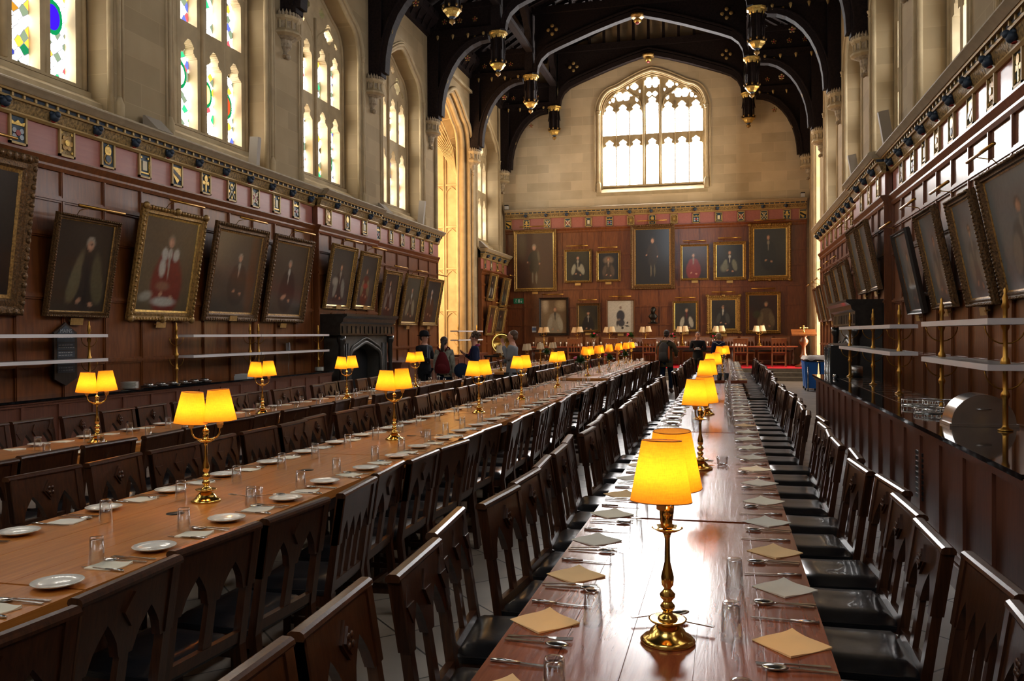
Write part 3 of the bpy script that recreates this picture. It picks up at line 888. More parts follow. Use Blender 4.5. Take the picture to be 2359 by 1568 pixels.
# ------------------------------------------------------------------ roof
RC = (XL + XR) / 2
rf = MB().mat('roof_wood')
def slab(x0, z0, x1, z1, t=.12): rf.hexa([(x0, YR, z0), (x1, YR, z1), (x1, YB, z1), (x0, YB, z0)], [(x0, YR, z0 + t), (x1, YR, z1 + t), (x1, YB, z1 + t), (x0, YB, z0 + t)])
slab(XL - .9, 11.75, -6.85, 13.35); slab(-6.85, 13.35, RC, 14.9); slab(RC, 14.9, .95, 13.35); slab(.95, 13.35, XR + .9, 11.75)
for s_ in (-1, 1):
    for k in range(11):      # purlins and boards of the slope
        t = k / 10; x = RC + s_ * (6.15 * (1 - t)); z = (11.95 + (13.35 - 11.95) * (6.15 - abs(x - RC)) / 2.25) if abs(x - RC) > 3.9 else 13.35 + (14.9 - 13.35) * (3.9 - abs(x - RC)) / 3.9
        w_ = .14 if k % 3 == 0 else .05
        rf.box(x - w_ / 2, x + w_ / 2, YR, YB, z - (.16 if k % 3 == 0 else .06), z + .02)
    y = YR + .3
    while y < YB:            # rafters
        rf.beam((RC + s_ * 6.15, y, 11.85), (RC + s_ * 3.9, y, 13.28), .09, .12); rf.beam((RC + s_ * 3.9, y, 13.28), (RC, y, 14.83), .09, .12); y += .575
struct('ceiling', rf)
for side, mp in (('left', mL), ('right', mR)):
    m = MB().mat('roof_wood')
    run(m, [(-.5, 11.05), (.02, 11.05), (.10, 11.12), (.10, 11.3), (.30, 11.5), (.36, 11.62), (.36, 11.8), (-.5, 11.8)], YR, YB, mp)
    y = YR + .2
    while y < YB: m.beam(mp(y, 11.15, .10), mp(y, 11.72, .40), .05, .03); y += .46
    o = struct('trim_%d' % (10 if side == 'left' else 11), m)

def truss(T, last=False):
    root = thing('roof_truss', '', 'roof truss', (0, T, 0), 0, 'hammerbeam trusses of the roof')
    for s_, nm in ((-1, 'left'), (1, 'right')):
        def mp(a, b, w, s_=s_): return (RC + s_ * (6.15 - a), w, b)     # a: distance in from the wall
        MB().mat('roof_wood').prism([(0, 8.45), (.36, 8.45), (.36, 11.3), (0, 11.3)], -.17, .17, mp).obj('wall_post', None, root)
        # arched brace
        C = [(.36 + 1.62 * (1 - cos(t * PI / 2 / 9)), 8.55 + 2.35 * sin(t * PI / 2 / 9)) for t in range(10)]
        m = MB().mat('roof_wood').sweep(C, .10, -.15, .15, mp)
        m.band([(a - .02, b + .05) for a, b in C], [(a - .02, 11.1) if b < 11.05 else (a, b + .1) for a, b in C], -.06, .06, mp)
        for q in range(9):
            m.beam(mp(C[q][0] - .07, C[q][1] + .03, -.17), mp(C[q + 1][0] - .07, C[q + 1][1] + .03, -.17), .05, .04)
        m.obj('arched_brace', None, root)
        h = MB().mat('roof_wood').prism([(0, 10.98), (2.35, 10.98), (2.35, 11.22), (0, 11.22)], -.16, .16, mp)
        h.prism([(0, 11.22), (2.3, 11.22), (2.3, 11.85), (0, 11.85)], -.06, .06, mp).prism([(0, 11.85), (2.4, 11.85), (2.4, 12.02), (0, 12.02)], -.13, .13, mp)
        h.obj('hammer_beam', None, root)
        MB().mat('roof_wood').prism([(2.08, 11.0), (2.38, 11.0), (2.38, 13.5), (2.08, 13.5)], -.15, .15, mp).obj('hammer_post', None, root)
        g = MB()
        for a, b, r0 in ((.55, 11.5, .09), (1.05, 11.5, .09), (1.55, 11.5, .09), (1.3, 9.95 + .35, .10)):
            g.mat('gilt')
            for k in range(5):
                t = 2 * PI * k / 5 + .3; q = mp(a + r0 * .7 * cos(t), b + r0 * .7 * sin(t), -.075); g.ell(q, r0 * .33, .02, r0 * .33, 6, 4)
            g.mat('red_dark').ell(mp(a, b, -.085), r0 * .35, .02, r0 * .35, 6, 4)
        g.mat('gilt_line')
        for a in (.35, .85, 1.35, 1.85): g.lathe([(.0, -.12), (.03, -.06), (.05, .02), (.03, .05)], mp(a, 11.0, -.17), 6)
        for a, b in ((.62, 9.7), (1.55, 10.85)): g.ell(mp(a, b, -.08), .05, .02, .16, 6, 5)
        for a, b in ((3.1, 12.75), (3.25, 12.6), (3.1, 12.45), (2.95, 12.6)): g.ell(mp(a, b, -.09), .07, .02, .07, 6, 4)
        o = g.obj('gilt_bosses', None, root)
        # lantern pendant
        px, pz = mp(2.27, 11.0, 0)[0], 11.0
        pd = MB().mat('roof_wood').lathe([(.17, -1.0), (.17, 0)], (px, 0, pz), 8, smooth=False, rot=PI / 8)
        for k in range(8):
            t = 2 * PI * k / 8; pd.tube([(px + .20 * cos(t), .20 * sin(t), pz - .95), (px + .20 * cos(t), .20 * sin(t), pz)], .025, 5)
            pd.beam((px + .25 * cos(t), .25 * sin(t), pz - .55), (px + .19 * cos(t), .19 * sin(t), pz - .15), .02, .03)
        po = pd.obj('pendant', None, root)
        rg = MB().mat('gilt_bright').lathe([(.21, -.16), (.23, -.13), (.25, -.05), (.30, -.03), (.31, .02), (.26, .03)], (px, 0, pz), 8, smooth=False, rot=PI / 8)
        rg.obj('gilt_ring', None, po)
        lo = MB().mat('gilt_bright').lathe([(.24, 0), (.25, -.03), (.20, -.07), (.15, -.15), (.10, -.19)], (px, 0, pz - .95), 8, smooth=False, rot=PI / 8)
        lo.mat('blue_dark').lathe([(.10, -.19), (.05, -.22), (.05, -.24)], (px, 0, pz - .95), 8)
        lo.mat('gilt').lathe([(.05, -.24), (.085, -.27), (.08, -.33), (.03, -.36), (0.0, -.40)], (px, 0, pz - .95), 8)
        for k in range(8):
            t = 2 * PI * k / 8; lo.mat('gilt').lathe([(0, -.06), (.03, -.03), (.03, .02), (0, .04)], (px + .25 * cos(t), .25 * sin(t), pz - .88), 6)
        lo.obj('gilt_drop', None, po)
        # arch from hammer post along the roof to the next truss
        A = [(T_ * 4.6 / 10, 11.9 + 1.35 * min(1, (sin(PI * T_ / 10)) ** .6)) for T_ in range(11)]
        if not last:
            mm = lambda a, b, w: (px + w, a, b)
            q = MB().mat('roof_wood').sweep([(min(max(a, .05), 4.55), b) for a, b in A], .07, -.10, .10, mm)
            q.band([(a, b) for a, b in A], [(a, 13.4) for a, b in A], -.04, .04, mm)
            q.box(px - .1, px + .1, 0, 4.6, 13.25, 13.45)
            q.box(px - .12, px + .12, 0, 4.6, 11.85, 12.0)
            q.obj('side_arch', None, root)
    H = [(-3.70, 11.10), (-3.66, 11.35), (-3.52, 11.62), (-3.25, 11.85), (-2.85, 12.02), (-2.3, 12.22), (-1.6, 12.47), (-.8, 12.72), (0, 12.93)]
    H = H + [(-x, z) for x, z in H[:-1]][::-1]
    mc = lambda a, b, w: (RC + a, w, b)
    m = MB().mat('roof_wood').sweep(H, .09, -.14, .14, mc)
    m.band(H, [(a, max(b + .1, 13.2)) for a, b in H], -.05, .05, mc)
    m.sweep([(a * 1.0, b + .16) for a, b in H], .03, -.17, .17, mc)
    m.obj('central_arch', None, root)
    m = MB().mat('roof_wood').prism([(-3.9, 13.2), (3.9, 13.2), (3.9, 13.45), (-3.9, 13.45)], -.15, .15, mc)
    for k in range(-6, 7):
        x = k * .6; zt = 14.9 - abs(x) * 1.55 / 3.9
        if zt > 13.6: m.prism([(x - .05, 13.4), (x + .05, 13.4), (x + .05, zt), (x - .05, zt)], -.08, .08, mc)
    m.obj('collar_beam', None, root)
    b = MB().mat('gilt').lathe([(.10, 0), (.26, -.06), (.28, -.12), (.2, -.17)], (RC, 0, 12.93), 10)
    for k in range(6):
        t = 2 * PI * k / 6; b.ell((RC + .26 * cos(t), .20 * sin(t), 12.83), .07, .07, .06, 6, 4)
    b.mat('gilt_bright').ell((RC, -.02, 12.66), .15, .15, .09, 8, 5); b.mat('red_dark').ell((RC, -.05, 12.58), .08, .08, .06, 6, 4)
    b.obj('centre_boss', None, root)
    return root
names = {8: 'dark timber truss against the back wall, above the great window', 7: 'dark timber roof truss standing second from the back wall', 6: 'dark timber roof truss, third from the back wall',
         5: 'dark timber roof truss, fourth from the back wall', 4: 'dark timber roof truss, fifth from the back wall', 3: 'dark timber roof truss, sixth from the back wall, at the top of the view'}
base = truss(0.0)
st = Stamp(base)
for i in (3, 4, 5, 6, 7): st.put((0, TR[i], 0), 0, names[i])
t8 = truss(TR[8], True); t8['label'] = names[8]; t8.location = (0, 34.72, 0)

# stone corbels under the wall posts
def corbel():
    root = thing('stone_corbel', 'x', 'corbel', group='carved stone corbels')
    n = 6; a0, a1 = -PI / 2, PI / 2
    m = MB().mat('stone_carved').lathe([(.03, 0), (.09, .06), (.05, .12), (.14, .22), (.16, .36), (.27, .42)], (0, 0, 0), n, a0, a1, False)
    m.ell((.08, 0, .02), .06, .08, .06)
    m.obj('foliage', None, root)
    m = MB().mat('stone_plain').lathe([(.27, .42), (.36, .46), (.36, .50), (.28, .58)], (0, 0, 0), n, a0, a1, False)
    m.mat('stone_carved').lathe([(.28, .58), (.28, .72)], (0, 0, 0), n, a0, a1, False)
    m.mat('stone_plain').lathe([(.28, .72), (.34, .77), (.36, .82), (.30, .84), (0, .84)], (0, 0, 0), n, a0, a1, False)
    for k in range(7):
        t = (a0 + PI * k / 6) * .9; m.tube([(.285 * cos(t), .285 * sin(t), .56), (.285 * cos(t), .285 * sin(t), .76)], .022, 5)
    m.obj('bowl', None, root)
    m = MB().mat('stone_carved')
    for k in range(13):
        t = (a0 + PI * k / 12) * .88; x, y = .32 * cos(t), .32 * sin(t)
        m.lathe([(.03, .80), (.035, .88), (.015, .92), (.0, .96)], (x, y, 0), 5)
    m.lathe([(.30, .82), (.31, .87)], (0, 0, 0), n, a0, a1, False)
    m.obj('cresting', None, root)
    return root
sc = Stamp(corbel())
cl = {4: 'fifth', 5: 'fourth', 6: 'third', 7: 'second'}
for i in (2, 3, 4, 5, 6, 7, 8):
    y = TR[i] if i < 8 else 34.66
    for side, x, rz in (('left', XL + .002, 0), ('right', XR - .002, PI)):
        w_ = 'carved stone corbel of the %s wall in the corner of the back wall' % side if i == 8 else 'carved stone corbel on the %s wall, %s from the back wall' % (side, {7: 'second', 6: 'third', 5: 'fourth', 4: 'fifth', 3: 'sixth', 2: 'seventh'}[i])
        sc.put((x, y, 7.55), rz, w_)

# ------------------------------------------------------------------ dining tables
def table(x0, x1, y0, y1, zt, mat, label, group, sag=0):
    root = thing('dining_table', label, 'table', ((x0 + x1) / 2, y0, 0), 0, group)
    hw = (x1 - x0) / 2; L = y1 - y0
    m = MB().mat(mat)
    nb = 5 if mat == 'table_dark' else 3
    bw = 2 * hw / nb
    for k in range(nb):
        a, b = -hw + k * bw + .0012, -hw + (k + 1) * bw - .0012
        m.box(a, b, .002, L - .002, zt - .045, zt)
    m.box(-hw + .01, hw - .01, .004, L - .004, zt - .05, zt - .004)
    m.obj('tabletop', None, root)
    m = MB().mat('chair_wood'); i = .09
    m.box(-hw + i, hw - i, i, i + .03, zt - .15, zt - .05).box(-hw + i, hw - i, L - i - .03, L - i, zt - .15, zt - .05)
    m.box(-hw + i, -hw + i + .03, i, L - i, zt - .15, zt - .05).box(hw - i - .03, hw - i, i, L - i, zt - .15, zt - .05)
    m.obj('apron', None, root)
    for y in (.25, L - .25):
        for x in (-hw + .14, hw - .14):
            MB().mat('chair_wood').lathe([(.05, 0), (.055, .08), (.035, .12), (.045, .3), (.055, .42), (.035, .5), (.05, .56), (.05, zt - .06)], (x, y, 0), 10).obj('leg', None, root)
    MB().mat('chair_wood').box(-.04, .04, .25, L - .25, .10, .17).obj('stretcher', None, root)
    for y in ([1.2, 2.6] if mat == 'table_oak' and y0 < 12 else []):
        MB().mat('bronze').lathe([(.045, 0), (.045, .0015), (.0, .0016)], (.02, y, zt), 16).obj('socket_plate', None, root)
T3A, T3B = -.645, .29
seg3 = [(1.15, 4.14), (4.172, 7.855), (7.89, 11.585), (11.62, 15.5)]
seg3f = [(15.95, 19.6), (19.62, 23.2), (23.22, 26.4)]
n3 = ['nearest', 'second nearest', 'third nearest', 'fourth nearest', 'fifth nearest', 'sixth nearest', 'farthest']
for i, (a, b) in enumerate(seg3): table(T3A, T3B, a, b, .75, 'table_dark', '%s section of the dark oak table at the right, with bright window reflections' % n3[i], 'right-hand row of dining tables')
for i, (a, b) in enumerate(seg3f): table(-.55, .39, a, b, .78, 'table_dark', '%s section of the dark oak table at the right' % n3[i + 4], 'right-hand row of dining tables')
T2A, T2B = -3.24, -2.21
for i, (a, b) in enumerate([(-.5, 2.55), (2.56, 5.9), (5.91, 9.2), (9.21, 12.5), (12.51, 15.9)]): table(T2A, T2B, a, b, .75, 'table_oak', '%s section of the light oak table in the middle' % n3[i], 'middle row of dining tables')
for i, (a, b) in enumerate([(16.4, 19.6), (19.62, 22.8), (22.82, 26.4)]): table(T2A + .02, T2B, a, b, .78, 'table_oak', '%s section of the middle table row, beyond the gap' % ['nearer', 'central', 'far'][i], 'middle row of dining tables')
T1A, T1B = -5.62, -4.66
for i, (a, b) in enumerate([(2.0, 5.6), (5.61, 9.2), (9.21, 12.7), (12.71, 15.9)]): table(T1A, T1B, a, b, .75, 'table_oak', '%s section of the oak table at the left' % n3[i], 'left-hand row of dining tables')
for i, (a, b) in enumerate([(18.6, 22.3), (22.32, 26.2)]): table(T1A, T1B, a, b, .78, 'table_oak', '%s section of the left table row, beyond the standing visitors' % ['nearer', 'far'][i], 'left-hand row of dining tables')

# ------------------------------------------------------------------ chairs
def chair_parts(style, wm='chair_wood'):
    """local: seat centre at origin, front towards +Y, back leaning to -Y"""
    hw = .235
    def lean(z): return -.205 - .075 * max(0, (z - .42) / .48)
    mp = lambda a, b, w: (a, lean(b) + w, b)
    P = []
    # crest board with gothic heads cut into its lower edge
    zt, zs, zb = .885, .655, .70
    m = MB().mat(wm)
    n = 8
    w0, w1 = -.016, .016
    cuts = [(-.105, .072), (.105, .072)] if style != 2 else [(-.145, .045), (-.048, .042), (.048, .042), (.145, .045)]
    xs = set([-hw, hw])
    for c, h in cuts:
        for i in range(n + 1): xs.add(round(c - h + 2 * h * i / n, 4))
    xs = sorted(xs)
    def low(x):
        for c, h in cuts:
            if abs(x - c) < h - 1e-4:
                u = 1 - abs(x - c) / h
                return zs + .125 * (u ** .62) * (1 if style != 2 else .85)
        return zs
    m.band([(x, low(x)) for x in xs], [(x, zt) for x in xs], w0, w1, mp)
    if style == 0:
        for sgn, hh in ((1, .0),):
            q = [(0, .745), (.042, .80), (0, .855), (-.042, .80)]
            m.prism(q, .016, .026, mp); m.prism([(x * .72, .80 + (z - .80) * .72) for x, z in q], .026, .034, mp)
            m.prism(q, -.026, -.016, mp)
            for t in range(4):
                a = PI / 2 * t + .78; m.ell(mp(.016 * cos(a), .80 + .018 * sin(a), .034), .010, .006, .012, 5, 4)
    elif style == 1:
        for c in (-.19, -.0, .19):
            m.prism([(c - .035, .80), (c + .035, .80), (c, .74)], .016, .028, mp); m.prism([(c - .035, .80), (c + .035, .80), (c, .86)], .016, .024, mp)
    P.append(('crest_board', m, wm))
    m = MB().mat(wm)
    prof = [(-.024, .880), (.021, .880), (.025, .889), (.022, .900), (.012, .906), (-.012, .906), (-.022, .900), (-.026, .890)]
    k = len(prof)
    m.add([(x, lean(.89) + w, z) for x in (-hw - .01, hw + .01) for w, z in prof], [tuple(range(k)), tuple(range(k, 2 * k))[::-1]] + [(i, k + i, k + (i + 1) % k, (i + 1) % k) for i in range(k)])
    P.append(('cap_rail', m, wm))
    slats = [(0, .026)] if style != 2 else [(-.097, .016), (0, .016), (.097, .016)]
    for c, h in slats:
        m = MB().mat(wm).band([(c - h, .45), (c - h * .8, .70)], [(c + h, .45), (c + h * .8, .70)], -.011, .011, mp); P.append(('back_slat', m, wm))
    m = MB().mat(wm).prism([(-hw + .03, .43), (hw - .03, .43), (hw - .03, .475), (-hw + .03, .475)], -.014, .014, mp); P.append(('lower_rail', m, wm))
    for s_ in (-1, 1):
        x0, x1 = sorted((s_ * hw, s_ * (hw - .042)))
        m = MB().mat(wm)
        zz = [0, .42, .665, .67]
        m.hexa([(x0, -.27, 0), (x1, -.27, 0), (x1, -.235, 0), (x0, -.235, 0)], [(x0, -.225, .42), (x1, -.225, .42), (x1, -.188, .42), (x0, -.188, .42)])
        m.hexa([(x0, -.225, .42), (x1, -.225, .42), (x1, -.188, .42), (x0, -.188, .42)], [(x0, lean(.70) - .016, .70), (x1, lean(.70) - .016, .70), (x1, lean(.70) + .016, .70), (x0, lean(.70) + .016, .70)])
        m.hexa([(x0, lean(.66) - .023, .66), (x1, lean(.66) - .023, .66), (x1, lean(.66) + .023, .66), (x0, lean(.66) + .023, .66)],
               [(x0, lean(.885) - .023, .885), (x1, lean(.885) - .023, .885), (x1, lean(.885) + .023, .885), (x0, lean(.885) + .023, .885)])
        P.append(('back_leg', m, wm))
        m = MB().mat(wm).box(x0, x1, .165, .207, 0, .42); P.append(('front_leg', m, wm))
        m = MB().mat(wm).box(x0 + .01, x1 - .01, -.21, .18, .36, .42); P.append(('side_rail', m, wm))
        m = MB().mat(wm).box(x0 + .01, x1 - .01, -.235, .18, .12, .15); P.append(('stretcher', m, wm))
    m = MB().mat(wm).box(-hw + .03, hw - .03, .17, .20, .36, .42); P.append(('front_rail', m, wm))
    m = MB().mat(wm).box(-hw + .03, hw - .03, -.02, .01, .12, .15); P.append(('cross_stretcher', m, wm))
    m = MB().mat('leather')
    n = 8; vs = []; fs = []
    for j in range(n + 1):
        for i in range(n + 1):
            u, v = i / n * 2 - 1, j / n * 2 - 1
            e = max(abs(u), abs(v)); z = .475 - .045 * e ** 6 - .012 * math.exp(-(u * u + v * v) * 2.5)
            vs.append((u * (hw - .005), .0 + v * .215 - .0, z))
    for j in range(n):
        for i in range(n): fs.append((j * (n + 1) + i, j * (n + 1) + i + 1, (j + 1) * (n + 1) + i + 1, (j + 1) * (n + 1) + i))
    m.add(vs, fs, True)
    m.box(-hw + .006, hw - .006, -.21, .21, .415, .437)
    P.append(('seat', m, 'leather'))
    return P
def join(P):
    o = MB()
    for _, m, _m in P:
        base = len(o.v); o.v += m.v
        idx = []
        for nme in m.mats:
            if nme not in o.mats: o.mats.append(nme)
            idx.append(o.mats.index(nme))
        for f, mi, sm in zip(m.f, m.m, m.sm):
            o.f.append(tuple(i + base for i in f)); o.m.append(idx[mi]); o.sm.append(sm)
    return o
class ChairKit:
    def __init__(s, style, wm='chair_wood', nm='dining_chair'):
        P = chair_parts(style, wm)
        s.parts = [(n, m.mesh(n)) for n, m, _ in P]; s.whole = join(P).mesh(nm); s.nm = nm
    def put(s, x, y, z, rz, label, group, full):
        if full:
            r = thing(s.nm, label, 'chair', (x, y, z), rz, group)
            for n, me in s.parts:
                o = bpy.data.objects.new(n, me); COL.objects.link(o); o.parent = r
        else:
            r = bpy.data.objects.new(s.nm, s.whole); COL.objects.link(r); r.location = (x, y, z); r.rotation_euler = (0, 0, rz)
            tag(r, label, 'chair', group)
        return r
KIT = [ChairKit(0), ChairKit(1), ChairKit(2)]
KITL = [ChairKit(0, 'chair_wood_light'), ChairKit(2, 'chair_wood_light')]
rc = random.Random(11)
def chair_row(edge, side, y0, y1, where, group, fullto=13, pitch=.54, off=.12, first=1, near_word='from the camera', skip=(), light=()):
    """side +1: chairs stand at larger x than the table edge, facing -x"""
    k = first - 1; y = y0
    while y < y1:
        k += 1
        far = y > fullto
        x = edge + side * (off + rc.uniform(-.035, .05)); rz = (PI / 2 if side > 0 else -PI / 2) + rc.uniform(-.09, .09)
        r_ = rc.random(); kit = KIT[0] if r_ < .55 else (KIT[1] if r_ < .72 else KIT[2])
        if k in light or (y > 9 and rc.random() < .22): kit = KITL[0] if r_ < .6 else KITL[1]
        if k not in skip:
            kit.put(x, y + rc.uniform(-.02, .02), 0, rz, '%s dark oak chair %s %s' % (ordw(k), near_word, where), group, not far)
        y += pitch
    return k
n = chair_row(T3A, -1, 1.12, 15.6, 'left of the right-hand table', 'chairs left of the right-hand table', light=(2, 3))
chair_row(-.55, -1, 16.2, 26.3, 'left of the right-hand table', 'chairs left of the right-hand table', 0, first=n + 1)
n = chair_row(T3B, 1, 1.30, 15.6, 'right of the right-hand table', 'chairs right of the right-hand table', off=.20, light=(1, 2))
chair_row(.39, 1, 16.2, 26.3, 'right of the right-hand table', 'chairs right of the right-hand table', 0, first=n + 1, off=.15)
n = chair_row(T2B, 1, 1.75, 15.8, 'right of the middle table', 'chairs right of the middle table')
chair_row(T2B, 1, 16.6, 26.3, 'right of the middle table', 'chairs right of the middle table', 0, first=n + 1)
n = chair_row(T2A, -1, 2.85, 15.8, 'left of the middle table', 'chairs left of the middle table')
chair_row(T2A, -1, 16.6, 26.3, 'left of the middle table', 'chairs left of the middle table', 0, first=n + 1)
n = chair_row(T1B, 1, 4.1, 15.8, 'right of the left-hand table', 'chairs right of the left-hand table')
chair_row(T1B, 1, 18.8, 26.1, 'right of the left-hand table', 'chairs right of the left-hand table', 0, first=n + 1)
n = chair_row(T1A, -1, 5.3, 14.8, 'left of the left-hand table', 'chairs left of the left-hand table')
chair_row(T1A, -1, 19.4, 26.1, 'left of the left-hand table', 'chairs left of the left-hand table', 0, first=n + 1)

# ------------------------------------------------------------------ lamps
def make_lamp(lit=True):
    root = thing('table_lamp', 'x', 'table lamp', group='double-shaded brass table lamps')
    met = 'brass' if lit else 'brass_dull'
    MB().mat(met).lathe([(.0, 0), (.078, 0), (.080, .006), (.070, .016), (.056, .022), (.050, .034), (.034, .050), (.026, .054), (.0, .055)], n=28).obj('base', None, root)
    MB().mat(met).lathe([(.018, .05), (.026, .058), (.030, .066), (.026, .074), (.016, .080), (.013, .09), (.020, .098), (.022, .106), (.014, .116), (.012, .120), (.021, .130), (.023, .140), (.012, .152),
                         (.010, .157), (.017, .166), (.019, .19), (.013, .215), (.0085, .235), (.0075, .30), (.010, .312), (.013, .318), (.008, .326)], n=18).obj('stem', None, root)
    MB().mat(met).lathe([(.0, .058), (.052, .062), (.056, .068), (.050, .068), (.0, .064)], n=24).obj('drip_ring', None, root)
    MB().mat(met).lathe([(.0, .322), (.030, .324), (.046, .333), (.044, .335), (.028, .328), (.0, .330)], n=24).obj('drip_plate', None, root)
    MB().mat(met).lathe([(.0, .33), (.018, .332), (.020, .340), (.015, .344), (.015, .372), (.019, .376), (.017, .388), (.008, .398), (.004, .402), (.006, .408), (.0, .414)], n=16).obj('finial', None, root)
    for s_, tilt, hz in ((-1, .07, 0), (1, -.05, .012)):
        ar = MB().mat(met).tube([(s_ * x, 0, z) for x, z in ((.010, .338), (.035, .338), (.058, .348), (.072, .368), (.076, .392), (.076, .402))], .0048, 8)
        arm = ar.obj('arm', None, root)
        sk = MB().mat('shade_cream' if lit else met).lathe([(.008, .398), (.014, .402), (.014, .412), (.018, .415), (.018, .440), (.0, .440)], (s_ * .076, 0, 0), 12); sk.obj('socket', None, arm)
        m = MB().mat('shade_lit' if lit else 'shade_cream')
        Rm = Matrix.Rotation(tilt, 4, 'Y')
        n = 28; vs = []
        for r0, z in ((.087, .425 + hz), (.0715, .51 + hz), (.056, .595 + hz)):
            for i in range(n):
                t = 2 * PI * i / n; p = Rm @ Vector((r0 * cos(t), r0 * sin(t), z - .50)); vs.append((p.x + s_ * .074, p.y, p.z + .50))
        m.add(vs, [(j * n + i, j * n + (i + 1) % n, (j + 1) * n + (i + 1) % n, (j + 1) * n + i) for j in range(2) for i in range(n)], True)
        sh = m.obj('lamp_shade', None, root)
        for r0, z in ((.087, .425 + hz), (.056, .595 + hz)):
            MB().mat('high_chair_wood' if lit else 'shade_cream').tube([tuple(Rm @ Vector((r0 * cos(2 * PI * i / n), r0 * sin(2 * PI * i / n), z - .50)) + Vector((s_ * .074, 0, .50))) for i in range(n)], .0014, 4, True).obj('shade_trim', None, sh)
        if lit:
            MB().mat('bulb_glow').ell((s_ * .076, 0, .485), .014, .014, .022, 10, 7).obj('bulb', None, arm)
    return root
def bulbs(o, loc, rz, both=True):
    for s_ in ((-1, 1) if both else (0,)):
        L = bpy.data.lights.new('bulb_light', 'POINT'); L.energy = LAMP_W * (1 if both else 2); L.color = (1, .60, .24); L.shadow_soft_size = .02
        q = bpy.data.objects.new('bulb_light', L); COL.objects.link(q); q.parent = o; q.location = (s_ * .076, 0, .50)
        if hasattr(L.cycles, 'max_bounces'): L.cycles.max_bounces = 2
lamp = Stamp(make_lamp(True)); ulamp = Stamp(make_lamp(False))
LL = []
for i, (x, y, z, rz) in enumerate([(-.165, 2.51, .75, 1.42), (-.16, 5.75, .75, 1.15), (-.19, 9.6, .75, 1.25), (-.17, 12.8, .75, .9), (-.05, 17.6, .78, .5)]):
    LL.append((x, y, z, rz, 'lit double lamp with orange shades, %s from the camera on the right-hand table' % ordw(i + 1)))
for i, (x, y, z, rz) in enumerate([(-2.735, 4.07, .75, .35), (-2.75, 6.82, .75, .72), (-2.72, 9.3, .75, .8), (-2.70, 11.3, .75, .9), (-2.70, 13.9, .75, .9), (-2.72, 17.2, .78, .9), (-2.7, 18.7, .78, 1.2),
                                   (-2.7, 20.4, .78, 1.5), (-2.7, 22.3, .78, 1.4), (-2.7, 24.0, .78, 1.5), (-2.7, 25.4, .78, 1.3)]):
    LL.append((x, y, z, rz, 'lit double lamp with orange shades, %s from the camera on the middle table' % ordw(i + 1)))
for i, (x, y, z, rz) in enumerate([(-5.16, 6.13, .75, .55), (-5.14, 8.75, .75, .35), (-5.12, 10.95, .75, .5), (-5.1, 13.6, .75, .6)]):
    LL.append((x, y, z, rz, 'lit double lamp with orange shades, %s from the camera on the left-hand table' % ordw(i + 1)))
for k, (x, y, z, rz, lb) in enumerate(LL):
    o = lamp.put((x, y, z), rz, lb)
for o in [q for q in bpy.data.objects if q.get('category') == 'table lamp' and q.get('label', '').startswith('lit')]:
    bulbs(o, None, 0, o.location.y < 15)
for i, (x, y, z, rz) in enumerate([(-5.1, 19.3, .78, 1.3), (-5.1, 22.0, .78, 1.2), (-5.1, 23.7, .78, 1.4), (-5.1, 25.5, .78, 1.2)]):
    ulamp.put((x, y, z), rz, 'unlit cream-shaded double lamp, %s of those on the far left-hand table' % ordw(i + 1))
HT = .402
for i, (px, zz) in enumerate([(-7.0, .75), (-5.65, .75), (-4.38, .75), (-2.98, .75), (-1.58, .75), (-.22, .75), (1.25, .75)]):
    o = ulamp.put((px, 33.2, HT + zz), .08 * (i - 3), 'unlit brass lamp with two cream shades, %s from the left on the high table' % ordw(i + 1), 'unlit lamps on the high table')
    o.scale = (1.5, 1.5, 1.25)

# ------------------------------------------------------------------ framed portraits
def mixc(a, b, t): return tuple(a[i] + (b[i] - a[i]) * t for i in range(3))
def canvas(w, h, P, seed):
    """painted surface: vertex colours laid out as a portrait; u,v in 0..1"""
    rr = random.Random(seed)
    st = .03 if w < 1.6 else .035
    nx, nz = max(12, int(w / st)), max(16, int(h / st))
    bg, bg2 = P.get('bg', (.035, .028, .02)), P.get('bg2', (.012, .010, .009))
    wav = [(rr.uniform(2, 6), rr.uniform(2, 6), rr.uniform(0, 6)) for _ in range(4)]
    B = P['blobs']
    vs = []; cols = []
    for j in range(nz + 1):
        for i in range(nx + 1):
            u, v = i / nx, j / nz
            t = .5 + .5 * sum(sin(a * u + b * v + c) for a, b, c in wav) / 4
            c = mixc(bg, bg2, max(0, min(1, t)))
            for (cx, cy, rx, ry, col, ang, soft) in B:
                dx, dy = (u - cx), (v - cy)
                ca, sa = cos(ang), sin(ang)
                x, y = (dx * ca + dy * sa) / rx, (-dx * sa + dy * ca) / ry
                d = math.sqrt(x * x + y * y)
                k = max(0, min(1, (1 + soft - d) / (2 * soft)))
                if k > 0: c = mixc(c, col, k)
            g = rr.uniform(.90, 1.1)
            cols += [c[0] * g, c[1] * g, c[2] * g, 1]
            vs.append((u * w - w / 2, 0, v * h))
    fs = [(j * (nx + 1) + i, j * (nx + 1) + i + 1, (j + 1) * (nx + 1) + i + 1, (j + 1) * (nx + 1) + i) for j in range(nz) for i in range(nx)]
    me = bpy.data.meshes.new('canvas'); me.from_pydata(vs, [], fs)
    at = me.color_attributes.new('paint', 'FLOAT_COLOR', 'POINT'); at.data.foreach_set('color', cols)
    me.materials.append(MATS['oil_paint'])
    return me
FL = (.42, .22, .13)
